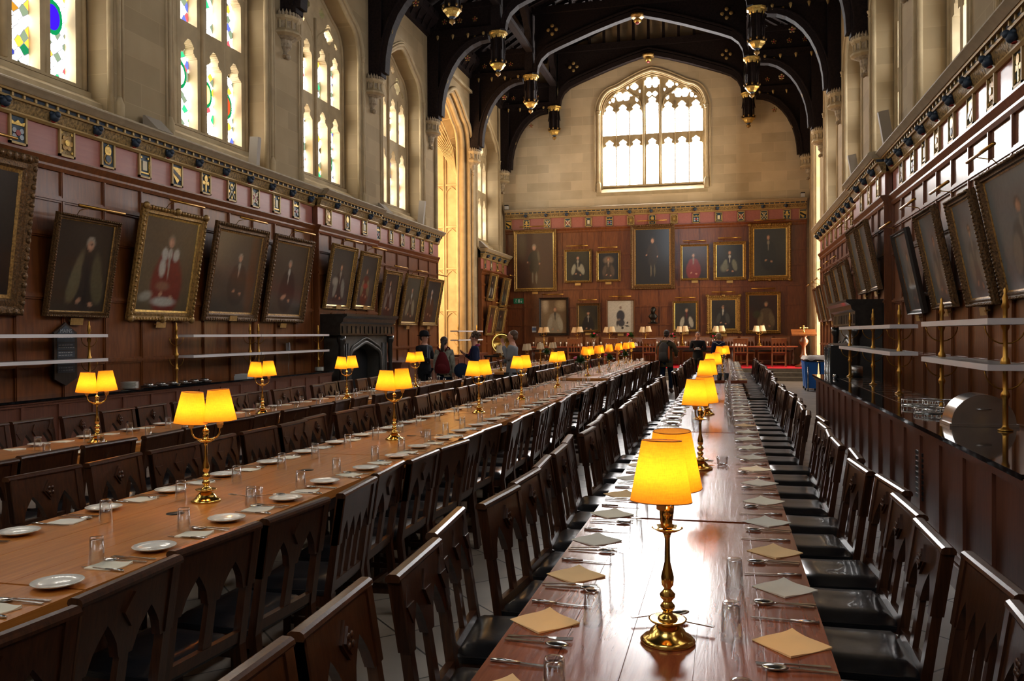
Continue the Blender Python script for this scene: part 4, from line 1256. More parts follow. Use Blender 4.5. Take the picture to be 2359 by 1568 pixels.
def fig(hx=.5, hy=.78, s=1.0, robe=(.02, .018, .016), sleeves=None, collar=None, hair=(.05, .04, .03), asp=1.35, full=False, extra=(), hat=None, stockings=None, hands=True, aura=None):
    """portrait figure; s scales with the head height"""
    if not full: s *= 1.22
    r = .052 * s; ry = r * .85
    L = []
    if aura: L.append((hx, hy - .25 * s, .30 * s, .45 * s, aura, 0, .35))
    if full:
        L += [(hx, hy - .22 * s, .115 * s, .17 * s, robe, 0, .10), (hx, hy - .38 * s, .14 * s, .13 * s, robe, 0, .12)]
        if stockings: L += [(hx - .05 * s, hy - .58 * s, .024 * s, .11 * s, stockings, 0, .2), (hx + .06 * s, hy - .58 * s, .024 * s, .11 * s, stockings, 0, .2)]
        L += [(hx - .13 * s, hy - .19 * s, .035 * s, .12 * s, sleeves or robe, -.5, .15), (hx + .13 * s, hy - .19 * s, .035 * s, .12 * s, sleeves or robe, .35, .15)]
        if hands: L += [(hx - .19 * s, hy - .28 * s, .020 * s, .015 * s, FL, 0, .3), (hx + .15 * s, hy - .31 * s, .018 * s, .018 * s, FL, 0, .3)]
    else:
        L += [(hx, hy - .42 * s, .26 * s, .30 * s, robe, 0, .10), (hx, hy - .18 * s, .17 * s, .09 * s, robe, 0, .12)]
        if sleeves: L += [(hx - .17 * s, hy - .36 * s, .075 * s, .17 * s, sleeves, -.3, .12), (hx + .17 * s, hy - .36 * s, .08 * s, .17 * s, sleeves, .3, .12)]
        if hands: L += [(hx - .08 * s, hy - .50 * s, .035 * s, .020 * s, FL, .3, .3), (hx + .10 * s, hy - .53 * s, .035 * s, .020 * s, FL, -.3, .3)]
    if collar: L += [(hx, hy - .115 * s, .035 * s if not full else .02 * s, .05 * s, collar, 0, .25), (hx, hy - .20 * s, .016 * s, .08 * s, collar, 0, .3)]
    L += [(hx, hy + .012 * s, r * 1.15, ry * 1.25, hair, 0, .15), (hx, hy - .01 * s, r * .82, ry * 1.05, FL, 0, .15), (hx - r * .25, hy - .008 * s, r * .3, ry * .6, (.52, .30, .19), 0, .4)]
    L += [(hx - r * .3, hy + .003 * s, r * .13, ry * .08, (.06, .03, .02), 0, .5), (hx + r * .3, hy + .003 * s, r * .13, ry * .08, (.06, .03, .02), 0, .5), (hx, hy - ry * .62, r * .25, ry * .07, (.25, .08, .06), 0, .5)]
    if hat: L.append((hx, hy + .045 * s, r * 1.3, ry * .5, hat, 0, .1))
    return L + list(extra)
WH = (.42, .40, .34); WH2 = (.30, .28, .22)
def picture(face, a0, a1, z0, z1, tilt, fw, style, paint, label, group, plate='below', lamp_=True, lw=.9, outset=0, base_off=.04):
    w, h = abs(a1 - a0), z1 - z0
    c = (a0 + a1) / 2
    if face == 'L': loc = (PL + base_off + outset, c, z0); rz = PI / 2
    elif face == 'R': loc = (PR - base_off - outset, c, z0); rz = -PI / 2
    else: loc = (c, 34.95 - base_off - outset, z0); rz = 0
    H = h / cos(tilt)
    root = thing('portrait', label, 'painting', loc, rz, group)
    root.rotation_euler = (tilt, 0, rz)
    fm, inner = {'gold': ('gilt', 'gilt_bright'), 'dark': ('gilt_dark', 'gilt'), 'wood': ('dark_oak', 'gilt_dark'), 'oak': ('high_chair_wood', 'gilt_dark')}[style]
    prof = [(0, 0), (0, .05), (fw * .12, .085), (fw * .3, .075), (fw * .45, .05), (fw * .7, .06), (fw * .82, .035), (fw, .025), (fw, 0)]
    m = MB().mat(fm)
    cs = [(-w / 2, 0), (w / 2, 0), (w / 2, H), (-w / 2, H)]; dr = [(1, 1), (-1, 1), (-1, -1), (1, -1)]
    k = len(prof)
    for i in range(4):
        (x0, y0), (x1, y1) = cs[i], cs[(i + 1) % 4]; d0, d1 = dr[i], dr[(i + 1) % 4]
        vs = [(x0 + d0[0] * o_, -t_, y0 + d0[1] * o_) for o_, t_ in prof] + [(x1 + d1[0] * o_, -t_, y1 + d1[1] * o_) for o_, t_ in prof]
        base = len(m.mats)
        m.mat(fm).add(vs, [(j, j + 1, k + j + 1, k + j) for j in range(k - 3)])
        m.mat(inner).add(vs, [(j, j + 1, k + j + 1, k + j) for j in range(k - 3, k - 1)])
    if style in ('gold', 'dark'):
        m.mat(fm); rr = random.Random(int(w * 1000)); r0 = fw * .17
        nX, nZ = int(w / (r0 * 2.6)), int(H / (r0 * 2.6))
        for i in range(nX + 1):
            x = -w / 2 + fw * .2 + (w - fw * .4) * i / nX
            for z in (fw * .2, H - fw * .2): m.ell((x, -.075, z), r0 * rr.uniform(.8, 1.2), .022, r0 * rr.uniform(.8, 1.3), 6, 4)
        for i in range(1, nZ):
            z = fw * .2 + (H - fw * .4) * i / nZ
            for x in (-w / 2 + fw * .2, w / 2 - fw * .2): m.ell((x, -.075, z), r0 * rr.uniform(.8, 1.2), .022, r0 * rr.uniform(.8, 1.2), 6, 4)
        if style == 'gold' and fw > .15:
            for x, z in ((-w / 2, 0), (w / 2, 0), (-w / 2, H), (w / 2, H), (0, H), (0, 0)): m.ell((x * .95, -.07, z * .97 + .03), fw * .42, .045, fw * .36, 8, 5)
    m.obj('frame', None, root)
    MB().mat('dark_oak').box(-w / 2 + .02, w / 2 - .02, -.012, .012, .02, H - .02).obj('backing', None, root)
    cw, ch = w - 2 * fw + .01, H - 2 * fw + .01
    co = bpy.data.objects.new('canvas', canvas(cw, ch, paint, int(a0 * 100 + z0 * 37))); COL.objects.link(co); co.parent = root; co.location = (0, -.022, fw - .005)
    if plate:
        m = MB().mat('old_brass_label'); zz = -.11 if plate == 'below' else .015
        m.box(-.12, .12, -.055 if plate == 'below' else -.095, -.05 if plate == 'below' else -.088, zz, zz + .095); m.box(-.10, .10, -.06 if plate == 'below' else -.098, 0, zz + .04, zz + .06)
        m.obj('name_plate', None, root)
    if lamp_:
        m = MB().mat('brass_dull'); L_ = min(lw, w * .8) / 2
        m.tube([(-L_, -.22, H + .13), (L_, -.22, H + .13)], .020, 8)
        m.tube([(-L_ * .5, 0, H - .02), (-L_ * .5, -.05, H + .07), (-L_ * .45, -.21, H + .13)], .006, 5)
        m.obj('picture_light', None, root)
    return root
blue_glare = (.05, .055, .055)
GL = 'portraits on the left wall'; GRt = 'portraits on the right wall'; GB = 'portraits on the back wall'
tl = .175
P_ = dict
picture('L', 7.25, 9.22, 1.93, 3.98, .13, .26, 'dark', P_(blobs=fig(.5, .8, .8)), 'large dark portrait in a wide gilt frame at the left edge of view', GL)
picture('L', 9.58, 10.78, 1.93, 3.33, tl, .085, 'dark', P_(bg=(.045, .035, .02), blobs=fig(.60, .76, 1.05, (.018, .015, .012), (.105, .090, .045), None, (.30, .26, .2), extra=[(.38, .40, .07, .30, (.11, .095, .05), -.35, .2), (.78, .38, .10, .28, (.09, .078, .04), .12, .2), (.60, .30, .03, .28, (.01, .01, .01), .05, .2)])),
        'portrait of a robed man in drab green, narrow frame, second along the left wall', GL)
picture('L', 11.22, 12.84, 1.90, 3.68, tl, .17, 'gold', P_(bg=(.13, .10, .055), bg2=(.08, .055, .03), blobs=fig(.52, .76, .95, (.16, .022, .015), None, WH, (.2, .15, .1), extra=[(.42, .62, .06, .07, WH, .3, .2), (.64, .62, .06, .07, WH, -.3, .2), (.52, .50, .012, .14, (.3, .28, .22), 0, .3), (.40, .47, .06, .10, WH, 0, .25), (.5, .10, .22, .05, WH, 0, .3), (.15, .15, .12, .05, WH2, .2, .3), (.45, .27, .13, .05, (.22, .10, .06), 0, .3)])),
        'portrait of a man in red and white robes, third along the left wall', GL)
picture('L', 13.17, 14.90, 1.92, 3.67, tl, .17, 'dark', P_(bg=(.060, .058, .050), bg2=(.035, .030, .022), blobs=fig(.55, .70, .7, (.022, .020, .018), None, WH2, (.3, .26, .2), extra=[(.86, .5, .10, .7, (.085, .038, .018), 0, .4)])),
        'portrait of a seated man in black with a brown drape, fourth along the left wall', GL, plate='on')
picture('L', 15.17, 16.79, 1.92, 3.67, tl, .17, 'dark', P_(bg=(.060, .055, .045), bg2=(.030, .025, .018), blobs=fig(.48, .72, .8, (.016, .015, .015), None, WH, (.25, .22, .18), extra=[(.40, .25, .08, .03, FL, .3, .3)])),
        'portrait of a man in black with white neckcloth, just before the left fireplace', GL)
picture('L', 17.55, 18.84, 2.25, 3.72, tl, .10, 'gold', P_(bg=(.05, .058, .055), bg2=(.03, .035, .034), blobs=fig(.50, .68, .85, (.02, .02, .022), (.20, .20, .16), WH2, extra=[(.28, .42, .12, .07, WH2, 0, .3)])),
        'portrait of a bishop in white sleeves, left of the two above the left fireplace', GL, plate='on', outset=.13)
picture('L', 19.12, 20.30, 2.28, 3.69, tl, .10, 'gold', P_(bg=(.05, .055, .05), bg2=(.03, .032, .03), blobs=fig(.45, .70, .8, (.10, .018, .012), (.16, .14, .08), None, extra=[(.45, .40, .16, .05, (.28, .04, .03), 0, .3)])),
        'portrait of a man in dark red, right of the two above the left fireplace', GL, plate='on', outset=.13)
picture('L', 20.90, 22.05, 1.92, 3.37, tl, .10, 'gold', P_(bg=(.04, .036, .04), blobs=fig(.45, .80, .85, (.03, .012, .012), (.16, .13, .11), WH)), 'portrait of a standing man with white bands, first beyond the left fireplace', GL)
picture('L', 22.45, 23.80, 1.92, 3.37, tl, .10, 'gold', P_(bg=(.055, .060, .045), bg2=(.03, .03, .022), blobs=fig(.5, .72, .9, (.05, .045, .03), (.22, .20, .13), WH)), 'portrait of a pale-wigged man in light robes, second beyond the left fireplace', GL)
picture('L', 24.2, 25.6, 1.92, 3.37, tl, .10, 'gold', P_(bg=(.035, .038, .040), blobs=fig(.42, .72, .85, (.06, .022, .012), None, WH, (.35, .33, .3))), 'portrait of a white-haired man in brown, last before the oriel', GL)
picture('L', 31.55, 32.55, 2.95, 4.0, tl, .09, 'gold', P_(blobs=fig(.5, .7, .9, (.02, .02, .02), WH2)), 'small portrait, upper left of the four beyond the oriel', GL, plate=None)
picture('L', 33.45, 34.5, 2.75, 3.95, tl, .09, 'gold', P_(blobs=fig(.5, .7, .9, (.02, .02, .02), (.1, .1, .08))), 'small portrait, upper right of the four beyond the oriel', GL, plate=None)
picture('L', 31.3, 32.35, 1.60, 2.75, tl, .09, 'gold', P_(bg=(.10, .05, .02), blobs=fig(.5, .7, .9, (.16, .03, .02))), 'small portrait with a red robe, lower left of the four beyond the oriel', GL, plate=None)
picture('L', 32.6, 33.9, 1.65, 2.7, tl, .10, 'gold', P_(blobs=fig(.5, .72, .9, (.03, .03, .02), (.1, .09, .06))), 'portrait in a gilt frame, lower right of the four beyond the oriel', GL)
sil = (.085, .095, .10)
def RP(a0, a1, z0, z1, fw, style, lab, out=0, s=.9, **k):  # pale blue-grey tones paint the window glare into these canvases
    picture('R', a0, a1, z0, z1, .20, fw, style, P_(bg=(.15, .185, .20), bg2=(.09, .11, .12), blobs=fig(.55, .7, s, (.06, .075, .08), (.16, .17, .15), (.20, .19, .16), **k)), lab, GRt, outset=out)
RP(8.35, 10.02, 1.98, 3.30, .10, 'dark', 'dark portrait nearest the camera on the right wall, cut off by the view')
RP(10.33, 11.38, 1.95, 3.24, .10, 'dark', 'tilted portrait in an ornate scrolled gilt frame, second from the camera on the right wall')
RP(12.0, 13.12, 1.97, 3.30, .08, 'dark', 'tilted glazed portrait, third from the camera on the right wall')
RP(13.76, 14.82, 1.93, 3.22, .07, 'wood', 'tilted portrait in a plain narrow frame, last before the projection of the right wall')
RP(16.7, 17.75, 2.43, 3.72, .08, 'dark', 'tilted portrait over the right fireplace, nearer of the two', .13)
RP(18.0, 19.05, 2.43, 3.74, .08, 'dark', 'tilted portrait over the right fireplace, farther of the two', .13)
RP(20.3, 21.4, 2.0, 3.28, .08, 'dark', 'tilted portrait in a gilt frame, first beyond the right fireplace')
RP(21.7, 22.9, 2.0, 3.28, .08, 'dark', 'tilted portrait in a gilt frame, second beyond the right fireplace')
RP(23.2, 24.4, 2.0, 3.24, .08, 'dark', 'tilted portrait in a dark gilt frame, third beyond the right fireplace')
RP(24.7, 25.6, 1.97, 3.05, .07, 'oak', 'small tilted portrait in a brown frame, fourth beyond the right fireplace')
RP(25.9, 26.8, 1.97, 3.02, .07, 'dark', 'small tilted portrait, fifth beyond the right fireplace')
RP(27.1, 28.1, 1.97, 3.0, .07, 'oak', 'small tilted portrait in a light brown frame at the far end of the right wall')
picture('B', -8.63, -6.80, 3.42, 5.99, .015, .14, 'gold', P_(bg=(.085, .028, .016), bg2=(.030, .022, .016), blobs=fig(.48, .74, .95, (.020, .022, .018), None, None, (.22, .18, .12), full=True, stockings=(.16, .15, .11), extra=[(.15, .75, .10, .22, (.09, .06, .03), 0, .5), (.6, .58, .03, .10, (.10, .08, .05), .2, .3)])),
        'tall full-length portrait of a bewigged man, upper left corner of the back wall', GB, lw=1.2)
picture('B', -6.47, -5.33, 3.75, 5.13, .01, .09, 'gold', P_(bg=(.05, .048, .03), blobs=fig(.50, .78, .9, (.02, .02, .02), (.26, .25, .18), WH2, extra=[(.62, .38, .16, .07, (.28, .26, .19), -.4, .3)])), 'upper row portrait of a man with big white sleeves, beside the tall full-length', GB)
picture('B', -5.13, -4.13, 3.77, 5.03, .01, .09, 'gold', P_(bg=(.03, .028, .028), bg2=(.02, .018, .018), blobs=[(.5, .73, .24, .14, (.17, .12, .08), 0, .25)] + fig(.5, .76, .95, (.05, .036, .026), (.09, .065, .045), (.30, .22, .15), (.20, .06, .02))), 'small upper row portrait of a lady with a wide ruff, left of the central full-length', GB)
picture('B', -3.72, -1.95, 3.42, 6.05, .01, .21, 'dark', P_(bg=(.022, .018, .014), blobs=fig(.5, .80, .95, (.028, .020, .014), (.035, .022, .014), None, (.04, .03, .02), full=True, stockings=(.12, .10, .06))), 'tall dark full-length portrait at the centre of the back wall', GB, plate=None, lw=1.2)
picture('B', -1.73, -.60, 3.76, 5.19, .01, .08, 'gold', P_(bg=(.045, .022, .014), blobs=fig(.45, .72, .9, (.17, .018, .012), (.15, .016, .012), (.2, .17, .13))), 'upper row portrait of a figure in red, right of the central full-length', GB)
picture('B', -.44, .83, 3.73, 5.26, .01, .13, 'gold', P_(bg=(.035, .034, .024), blobs=fig(.5, .76, .9, (.022, .02, .018), (.15, .15, .10), WH, extra=[(.30, .3, .15, .12, (.13, .13, .09), .5, .3)])), 'portrait of a white-collared man in a scrolled gold frame, upper row right', GB)
picture('B', .93, 2.52, 3.68, 5.91, .01, .20, 'gold', P_(bg=(.040, .042, .032), blobs=fig(.45, .82, .8, (.016, .018, .015), None, (.22, .2, .15), full=False)), 'large portrait of a man in black, heavy gold frame, upper right of back wall', GB, plate=None, lw=1.2)
picture('B', -7.55, -6.30, 1.57, 3.15, .01, .11, 'wood', P_(bg=(.22, .15, .08), bg2=(.10, .06, .03), blobs=[(.15, .85, .12, .2, (.45, .36, .24), 0, .5), (.8, .85, .2, .15, (.32, .24, .14), 0, .5)] + fig(.55, .72, 1.0, (.25, .22, .16), (.33, .30, .23), (.03, .03, .03), (.14, .08, .05))), 'lower left back wall portrait of a man in a white robe, black frame', GB, plate=None)
picture('B', -5.97, -4.98, 1.69, 2.90, .01, .10, 'dark', P_(bg=(.055, .045, .018), bg2=(.02, .018, .014), blobs=fig(.5, .68, 1.0, (.014, .013, .014), None, WH2, (.2, .15, .1), hat=(.01, .01, .01))), 'small lower row portrait of a man in a black cap on an olive ground', GB)
picture('B', -4.71, -3.57, 1.65, 3.02, .01, .045, 'oak', P_(bg=(.50, .47, .40), bg2=(.46, .43, .36), blobs=[(.50, .52, .16, .18, (.045, .045, .055), 0, .08), (.52, .30, .14, .12, (.05, .05, .06), -.1, .08), (.50, .78, .045, .05, (.22, .15, .12), 0, .1), (.57, .14, .05, .045, (.02, .02, .02), .3, .1), (.74, .20, .09, .025, (.02, .02, .02), -.2, .1), (.36, .28, .02, .12, (.04, .03, .03), 0, .2), (.76, .30, .04, .03, (.03, .03, .03), .5, .2), (.44, .40, .05, .03, (.20, .14, .11), 0, .3)]), 'white-ground painting of a seated figure in dark grey, lower row of the back wall', GB)
picture('B', -2.04, -1.03, 1.70, 2.93, .01, .09, 'gold', P_(bg=(.045, .045, .035), blobs=fig(.55, .72, 1.0, (.03, .025, .022), (.34, .32, .26), (.10, .02, .02), (.18, .14, .1))), 'portrait of a man in white sleeves and black stole, lower row right of the bust', GB)
picture('B', -.70, .60, 1.62, 3.13, .01, .19, 'gold', P_(bg=(.04, .035, .028), blobs=fig(.48, .76, .9, (.02, .02, .02), (.05, .05, .045), WH)), 'portrait of a man in black, broad gold frame, lower row, second from right', GB)
picture('B', .80, 2.13, 1.60, 3.24, .01, .13, 'gold', P_(bg=(.06, .022, .012), bg2=(.018, .018, .014), blobs=fig(.6, .74, .95, (.10, .075, .045), (.15, .12, .07), None, (.16, .13, .09), extra=[(.28, .45, .13, .10, (.045, .05, .02), 0, .4)])), 'portrait of a man in tan beside a red drape, lowest right of the back wall', GB, plate='on')
m = MB().mat('bronze').lathe([(.10, 0), (.12, .04), (.07, .10), (.14, .16), (.19, .26), (.10, .36), (.07, .40)], (-2.82, 34.78, 2.07), 12, sy=.6)
m.ell((-2.82, 34.74, 2.55), .095, .11, .14, 10, 8).ell((-2.82, 34.63, 2.54), .02, .03, .03, 6, 5).ell((-2.80, 34.76, 2.60), .11, .11, .11, 8, 6).box(-3.0, -2.64, 34.6, 34.94, 2.03, 2.07)
tag(m.obj('portrait_bust', None), 'dark bronze bust on a small bracket at the centre of the back wall', 'bust')

# ------------------------------------------------------------------ place settings
def rim_plate():
    r = thing('side_plate', 'x', 'plate', group='x')
    MB().mat('china').lathe([(0, .004), (.050, .004), (.058, .008), (.086, .017), (.090, .019), (.088, .021), (.060, .012), (.052, .008), (0, .008)], n=32).obj('dish', None, r)
    MB().mat('gilt').lathe([(.0868, .0186), (.0895, .0198), (.0885, .0208), (.0868, .0198)], n=32, cap=False).obj('gilt_band', None, r)
    return r
def tumbler():
    m = MB().mat('tumbler_glass')
    m.lathe([(.031, .0), (.0315, .003), (.026, .108), (.024, .113), (.018, .114), (0, .1135)], n=20, cap=False)
    m.lathe([(.0285, .001), (.0235, .100), (0, .101)], n=20, cap=False)
    return m
def cutlery(kind):
    m = MB().mat('steel'); L = .20
    if kind == 'knife':
        m.tube([(0, 0, .005), (0, .03, .006), (0, .085, .005)], [.005, .006, .004], 6)
        m.hexa([(-.004, .085, .003), (.005, .085, .003), (.010, .15, .003), (-.004, .15, .003)], [(-.004, .085, .006), (.005, .085, .006), (.010, .15, .005), (-.004, .15, .005)])
        m.hexa([(-.004, .15, .003), (.010, .15, .003), (.002, .205, .003), (-.004, .20, .003)], [(-.004, .15, .005), (.010, .15, .005), (.002, .205, .005), (-.004, .20, .005)])
    else:
        m.hexa([(-.007, 0, .003), (.007, 0, .003), (.003, .12, .006), (-.003, .12, .006)], [(-.007, 0, .006), (.007, 0, .006), (.003, .12, .010), (-.003, .12, .010)])
        if kind == 'spoon':
            m.ell((0, .158, .008), .021, .036, .006, 12, 6)
        else:
            m.hexa([(-.003, .12, .006), (.003, .12, .006), (.011, .145, .004), (-.011, .145, .004)], [(-.003, .12, .009), (.003, .12, .009), (.011, .145, .007), (-.011, .145, .007)])
            for t in (-.0095, -.0032, .0032, .0095): m.beam((t, .143, .005), (t * 1.05, .195, .007), .0028, .003)
    return m
def napkin(folded):
    n = 8; vs = []; a = .078 if not folded else .068
    for j in range(n + 1):
        for i in range(n + 1):
            u, v = i / n * 2 - 1, j / n * 2 - 1
            lift = .0028 + .010 * max(0, u + v - 1.0) ** 2 + .002 * (1 + sin(3 * u + 2 * v))
            vs.append((u * a, v * a * (1 if not folded else .8), lift))
    fs = [(j * (n + 1) + i, j * (n + 1) + i + 1, (j + 1) * (n + 1) + i + 1, (j + 1) * (n + 1) + i) for j in range(n) for i in range(n)]
    m = MB().mat('X'); m.mats = ['napkin_cream']; m.add(vs, fs, True)
    vs2 = [(x, y, .001) for x, y, z in vs]; m.add(vs2, [f[::-1] for f in fs])
    ed = [i for i in range(n + 1)] + [i * (n + 1) + n for i in range(1, n + 1)] + [n * (n + 1) + i for i in range(n - 1, -1, -1)] + [i * (n + 1) for i in range(n - 1, 0, -1)]
    k = len(ed); m.add([vs[i] for i in ed] + [vs2[i] for i in ed], [(i, (i + 1) % k, k + (i + 1) % k, k + i) for i in range(k)])
    return m
def mk(mb, nm): return mb.mesh(nm)
ME = {k: mk(cutlery(k), k) for k in ('knife', 'fork', 'spoon')}
ME['tumbler'] = mk(tumbler(), 'tumbler')
for c in ('peach', 'cream', 'grey'):
    for f in (0, 1):
        b = napkin(f); b.mats = ['napkin_' + c]; ME['napkin_%s%d' % (c, f)] = mk(b, 'napkin')
def single(name, me, loc, rz, label, cat, group, rx=0):
    o = bpy.data.objects.new(name, me); COL.objects.link(o); o.location = loc; o.rotation_euler = (rx, 0, rz)
    return tag(o, label, cat, group)
platek = Stamp(rim_plate())
rs = random.Random(5)
def place_row(tab, edge, side, ys, zt, plates=True, glasses=True, rot=False, cut=True, first=1, gl=None):
    """side +1: the row sits on the larger-x edge of its table; ys the seat centres"""
    sd = {1: 'right', -1: 'left'}[side]
    for i, y in enumerate(ys):
        k = i + first; j = lambda a=.012: rs.uniform(-a, a)
        x = edge - side * .105; rz = PI / 2 * side        # handles point to the edge
        where = '%s side of the %s table, %s place from the camera' % (sd, tab, ordw(k))
        grp = 'on the %s side of the %s table' % (sd, tab)
        e = edge - side * .012
        if cut:
            single('dinner_knife', ME['knife'], (e + j(), y + .20 + j(), zt), rz + j(.08), 'steel knife, ' + where, 'knife', 'knives ' + grp)
            single('dinner_fork', ME['fork'], (e + j(), y - .150 + j(), zt), rz + .06 + j(.08), 'steel fork, ' + where, 'fork', 'forks ' + grp)
            single('dessert_spoon', ME['spoon'], (e + j(), y - .185 + j(), zt), rz - .04 + j(.1), 'steel spoon, ' + where, 'spoon', 'spoons ' + grp)
        if plates:
            platek.put((edge - side * .13 + j(.02), y + j(.02), zt), 0, 'white gilt-rimmed side plate, ' + where, 'side plates ' + grp)
            single('paper_napkin', ME['napkin_%s1' % rs.choice(['cream', 'grey', 'cream'])], (edge - side * .13 + j(.02), y + .275 + j(.03), zt), rs.uniform(-.5, .3), 'pale paper napkin, ' + where, 'napkin', 'napkins ' + grp)
        else:
            cc = 'peach' if k <= 2 else rs.choice(['grey', 'grey', 'cream', 'peach'])
            single('paper_napkin', ME['napkin_%s0' % cc], (edge - side * .10 + j(.01), y + j(.02), zt), PI / 4 + j(.12), {'peach': 'peach', 'grey': 'grey', 'cream': 'cream'}[cc] + ' paper napkin set cornerwise, ' + where, 'napkin', 'napkins ' + grp)
        if glasses and (gl is None or k in gl):
            single('tumbler', ME['tumbler'], (edge - side * (.255 if not plates else (.20 if side > 0 else .36)) + j(.02), y + (-.02 if not plates else .30) + j(.03), zt), 0, 'upturned glass tumbler, ' + where, 'glass', 'tumblers ' + grp)
ysr = lambda a, b, p=.54: [a + p * i for i in range(int((b - a) / p) + 1)]
place_row('right-hand', T3B, 1, ysr(2.02, 15.3), .75, False, True, gl=set([1, 2, 3]) | set(range(14, 60)))
place_row('right-hand', T3A, -1, ysr(2.05, 7.4), .75, False, True)
place_row('right-hand', T3A, -1, ysr(7.99, 15.3), .75, True, True, first=12)
place_row('right-hand', .39, 1, ysr(16.2, 26.1), .78, False, True, first=26)
place_row('right-hand', -.55, -1, ysr(16.2, 26.1), .78, True, True, first=26, cut=False)
place_row('middle', T2B, 1, ysr(2.03, 15.4), .75, True, True)
place_row('middle', T2A, -1, ysr(3.20, 15.6), .75, True, True)
place_row('middle', T2B, 1, ysr(16.7, 26.1), .78, True, True, first=27)
place_row('middle', T2A, -1, ysr(16.7, 26.1), .78, True, True, first=25, cut=False)
place_row('left-hand', T1B, 1, ysr(3.9, 15.4), .75, True, True, cut=False)
place_row('left-hand', T1A, -1, ysr(5.3, 15.4), .75, True, True, cut=False)
place_row('left-hand', T1B, 1, ysr(18.9, 25.9), .78, True, True, cut=False, first=24)
place_row('left-hand', T1A, -1, ysr(18.9, 25.9), .78, False, True, cut=False, first=21)
# extra glasses standing along the middle of the far tables
for tb, x, y0, z in (('middle', -2.62, 16.8, .78), ('right-hand', -.05, 16.4, .78)):
    for i in range(17):
        single('tumbler', ME['tumbler'], (x + rs.uniform(-.08, .08), y0 + .55 * i, z), 0, 'upturned tumbler along the centre line of the far %s table, %s of its line' % (tb, ordw(i + 1)), 'glass', 'tumblers down the centre of the far %s table' % tb)
for i in range(9):
    single('tumbler', ME['tumbler'], (.05 + rs.uniform(-.03, .03), 8.3 + .78 * i, .75), 0, 'upturned tumbler in the single inner line on the right-hand table, %s from the camera' % ordw(i + 1), 'glass', 'tumblers in the inner line of the right-hand table')
# condiment spoons and ash-trays by the lamps
for i, (x, y, z, tb) in enumerate([(-.165, 2.63, .75, 'right-hand'), (-.13, 5.9, .75, 'right-hand'), (-2.62, 4.16, .75, 'middle'), (-2.64, 6.95, .75, 'middle')]):
    wl_ = '%s lamp of the %s table' % (['nearest', 'second', 'nearest', 'second'][i], tb)
    single('serving_spoon', ME['spoon'], (x - .12 + (.2 if tb == 'middle' else 0), y + .02, z + .012), -1.1, 'steel serving spoon lying just behind the ' + wl_, 'spoon', 'spoons beside lamps')
    single('serving_fork', ME['fork'], (x + .13, y - .01, z + .012), 1.3, 'steel serving fork lying just behind the ' + wl_, 'fork', 'forks beside lamps')
    if tb == 'right-hand' and i == 1 or tb == 'middle':
        m = MB().mat('tumbler_glass').lathe([(.028, 0), (.034, .004), (.040, .055), (.038, .055), (.032, .008), (0, .008)], n=16)
        tag(m.obj('salt_dish', None, None, (x + (.09 if tb == 'middle' else .11), y + .07, z)), 'small cut-glass dish beside the ' + wl_, 'dish', 'glass dishes beside lamps')

# flower arrangements
def bouquet(x, y, z, s, red, label):
    root = thing('flower_arrangement', label, 'flowers', (x, y, z), 0, 'flower arrangements')
    MB().mat('tumbler_glass').lathe([(.035 * s, 0), (.03 * s, .02), (.04 * s, .14 * s), (.05 * s, .20 * s)], n=12).obj('vase', None, root)
    m = MB().mat('leaf_green'); rr = random.Random(int(abs(x * 100)))
    for i in range(60):
        a = rr.uniform(0, 2 * PI); e = rr.uniform(-.3, 1.4); L = rr.uniform(.08, .16) * s
        d = Vector((cos(a) * cos(e), sin(a) * cos(e), sin(e))); c = Vector((0, 0, .24 * s)); tip = c + d * L; side = d.cross(Vector((0, 0, 1))).normalized() * .028 * s
        mid = c + d * L * .55
        m.add([c, mid + side, tip, mid - side, mid + Vector((0, 0, .01))], [(0, 1, 4), (1, 2, 4), (2, 3, 4), (3, 0, 4)])
    m.obj('leaves', None, root)
    for i in range(red):
        a = rr.uniform(0, 2 * PI); MB().mat(rr.choice(['flower_red', 'flower_pink'])).ell((.08 * s * cos(a), .08 * s * sin(a), (.25 + .09 * rr.random()) * s), .032 * s, .032 * s, .025 * s, 7, 5).obj('bloom', None, root)
bouquet(-2.78, 16.6, .78, 1.25, 2, 'green leaf posy with a red bloom at the near end of the far middle table')
bouquet(-2.62, 19.8, .78, 1.1, 2, 'small green posy with a dark red bloom, second on the far middle table')
bouquet(-2.62, 23.0, .78, 1.1, 2, 'small green posy, last on the far middle table')
bouquet(-.12, 18.2, .78, 1.2, 3, 'green posy with red blooms on the far right-hand table')
bouquet(-5.1, 24.6, .78, 1.2, 0, 'leafy green posy on the far left-hand table')
bouquet(-5.0, 33.2, HT + .75, 1.5, 4, 'posy of pink and red blooms on the high table, leftmost')
bouquet(-3.55, 33.2, HT + .75, 1.5, 4, 'posy of pink and red blooms on the high table, second from the left')
bouquet(-1.95, 33.4, HT + .75, 1.4, 4, 'posy of red blooms on the high table behind the backpacker')
bouquet(-.42, 33.4, HT + .75, 1.4, 4, 'posy of red blooms on the high table, rightmost')
for i, (x, y) in enumerate([(.02, 15.97), (-.1, 15.99)]):
    tag(MB().mat('black_plastic').lathe([(.04, 0), (.038, .02), (.05, .13), (.046, .13), (.03, .02), (0, .02)], n=12).obj('black_pot', None, None, (x, y, .78)), 'black pot at the near end of the far right-hand table, ' + ['right', 'left'][i] + ' of two', 'pot', 'black pots')

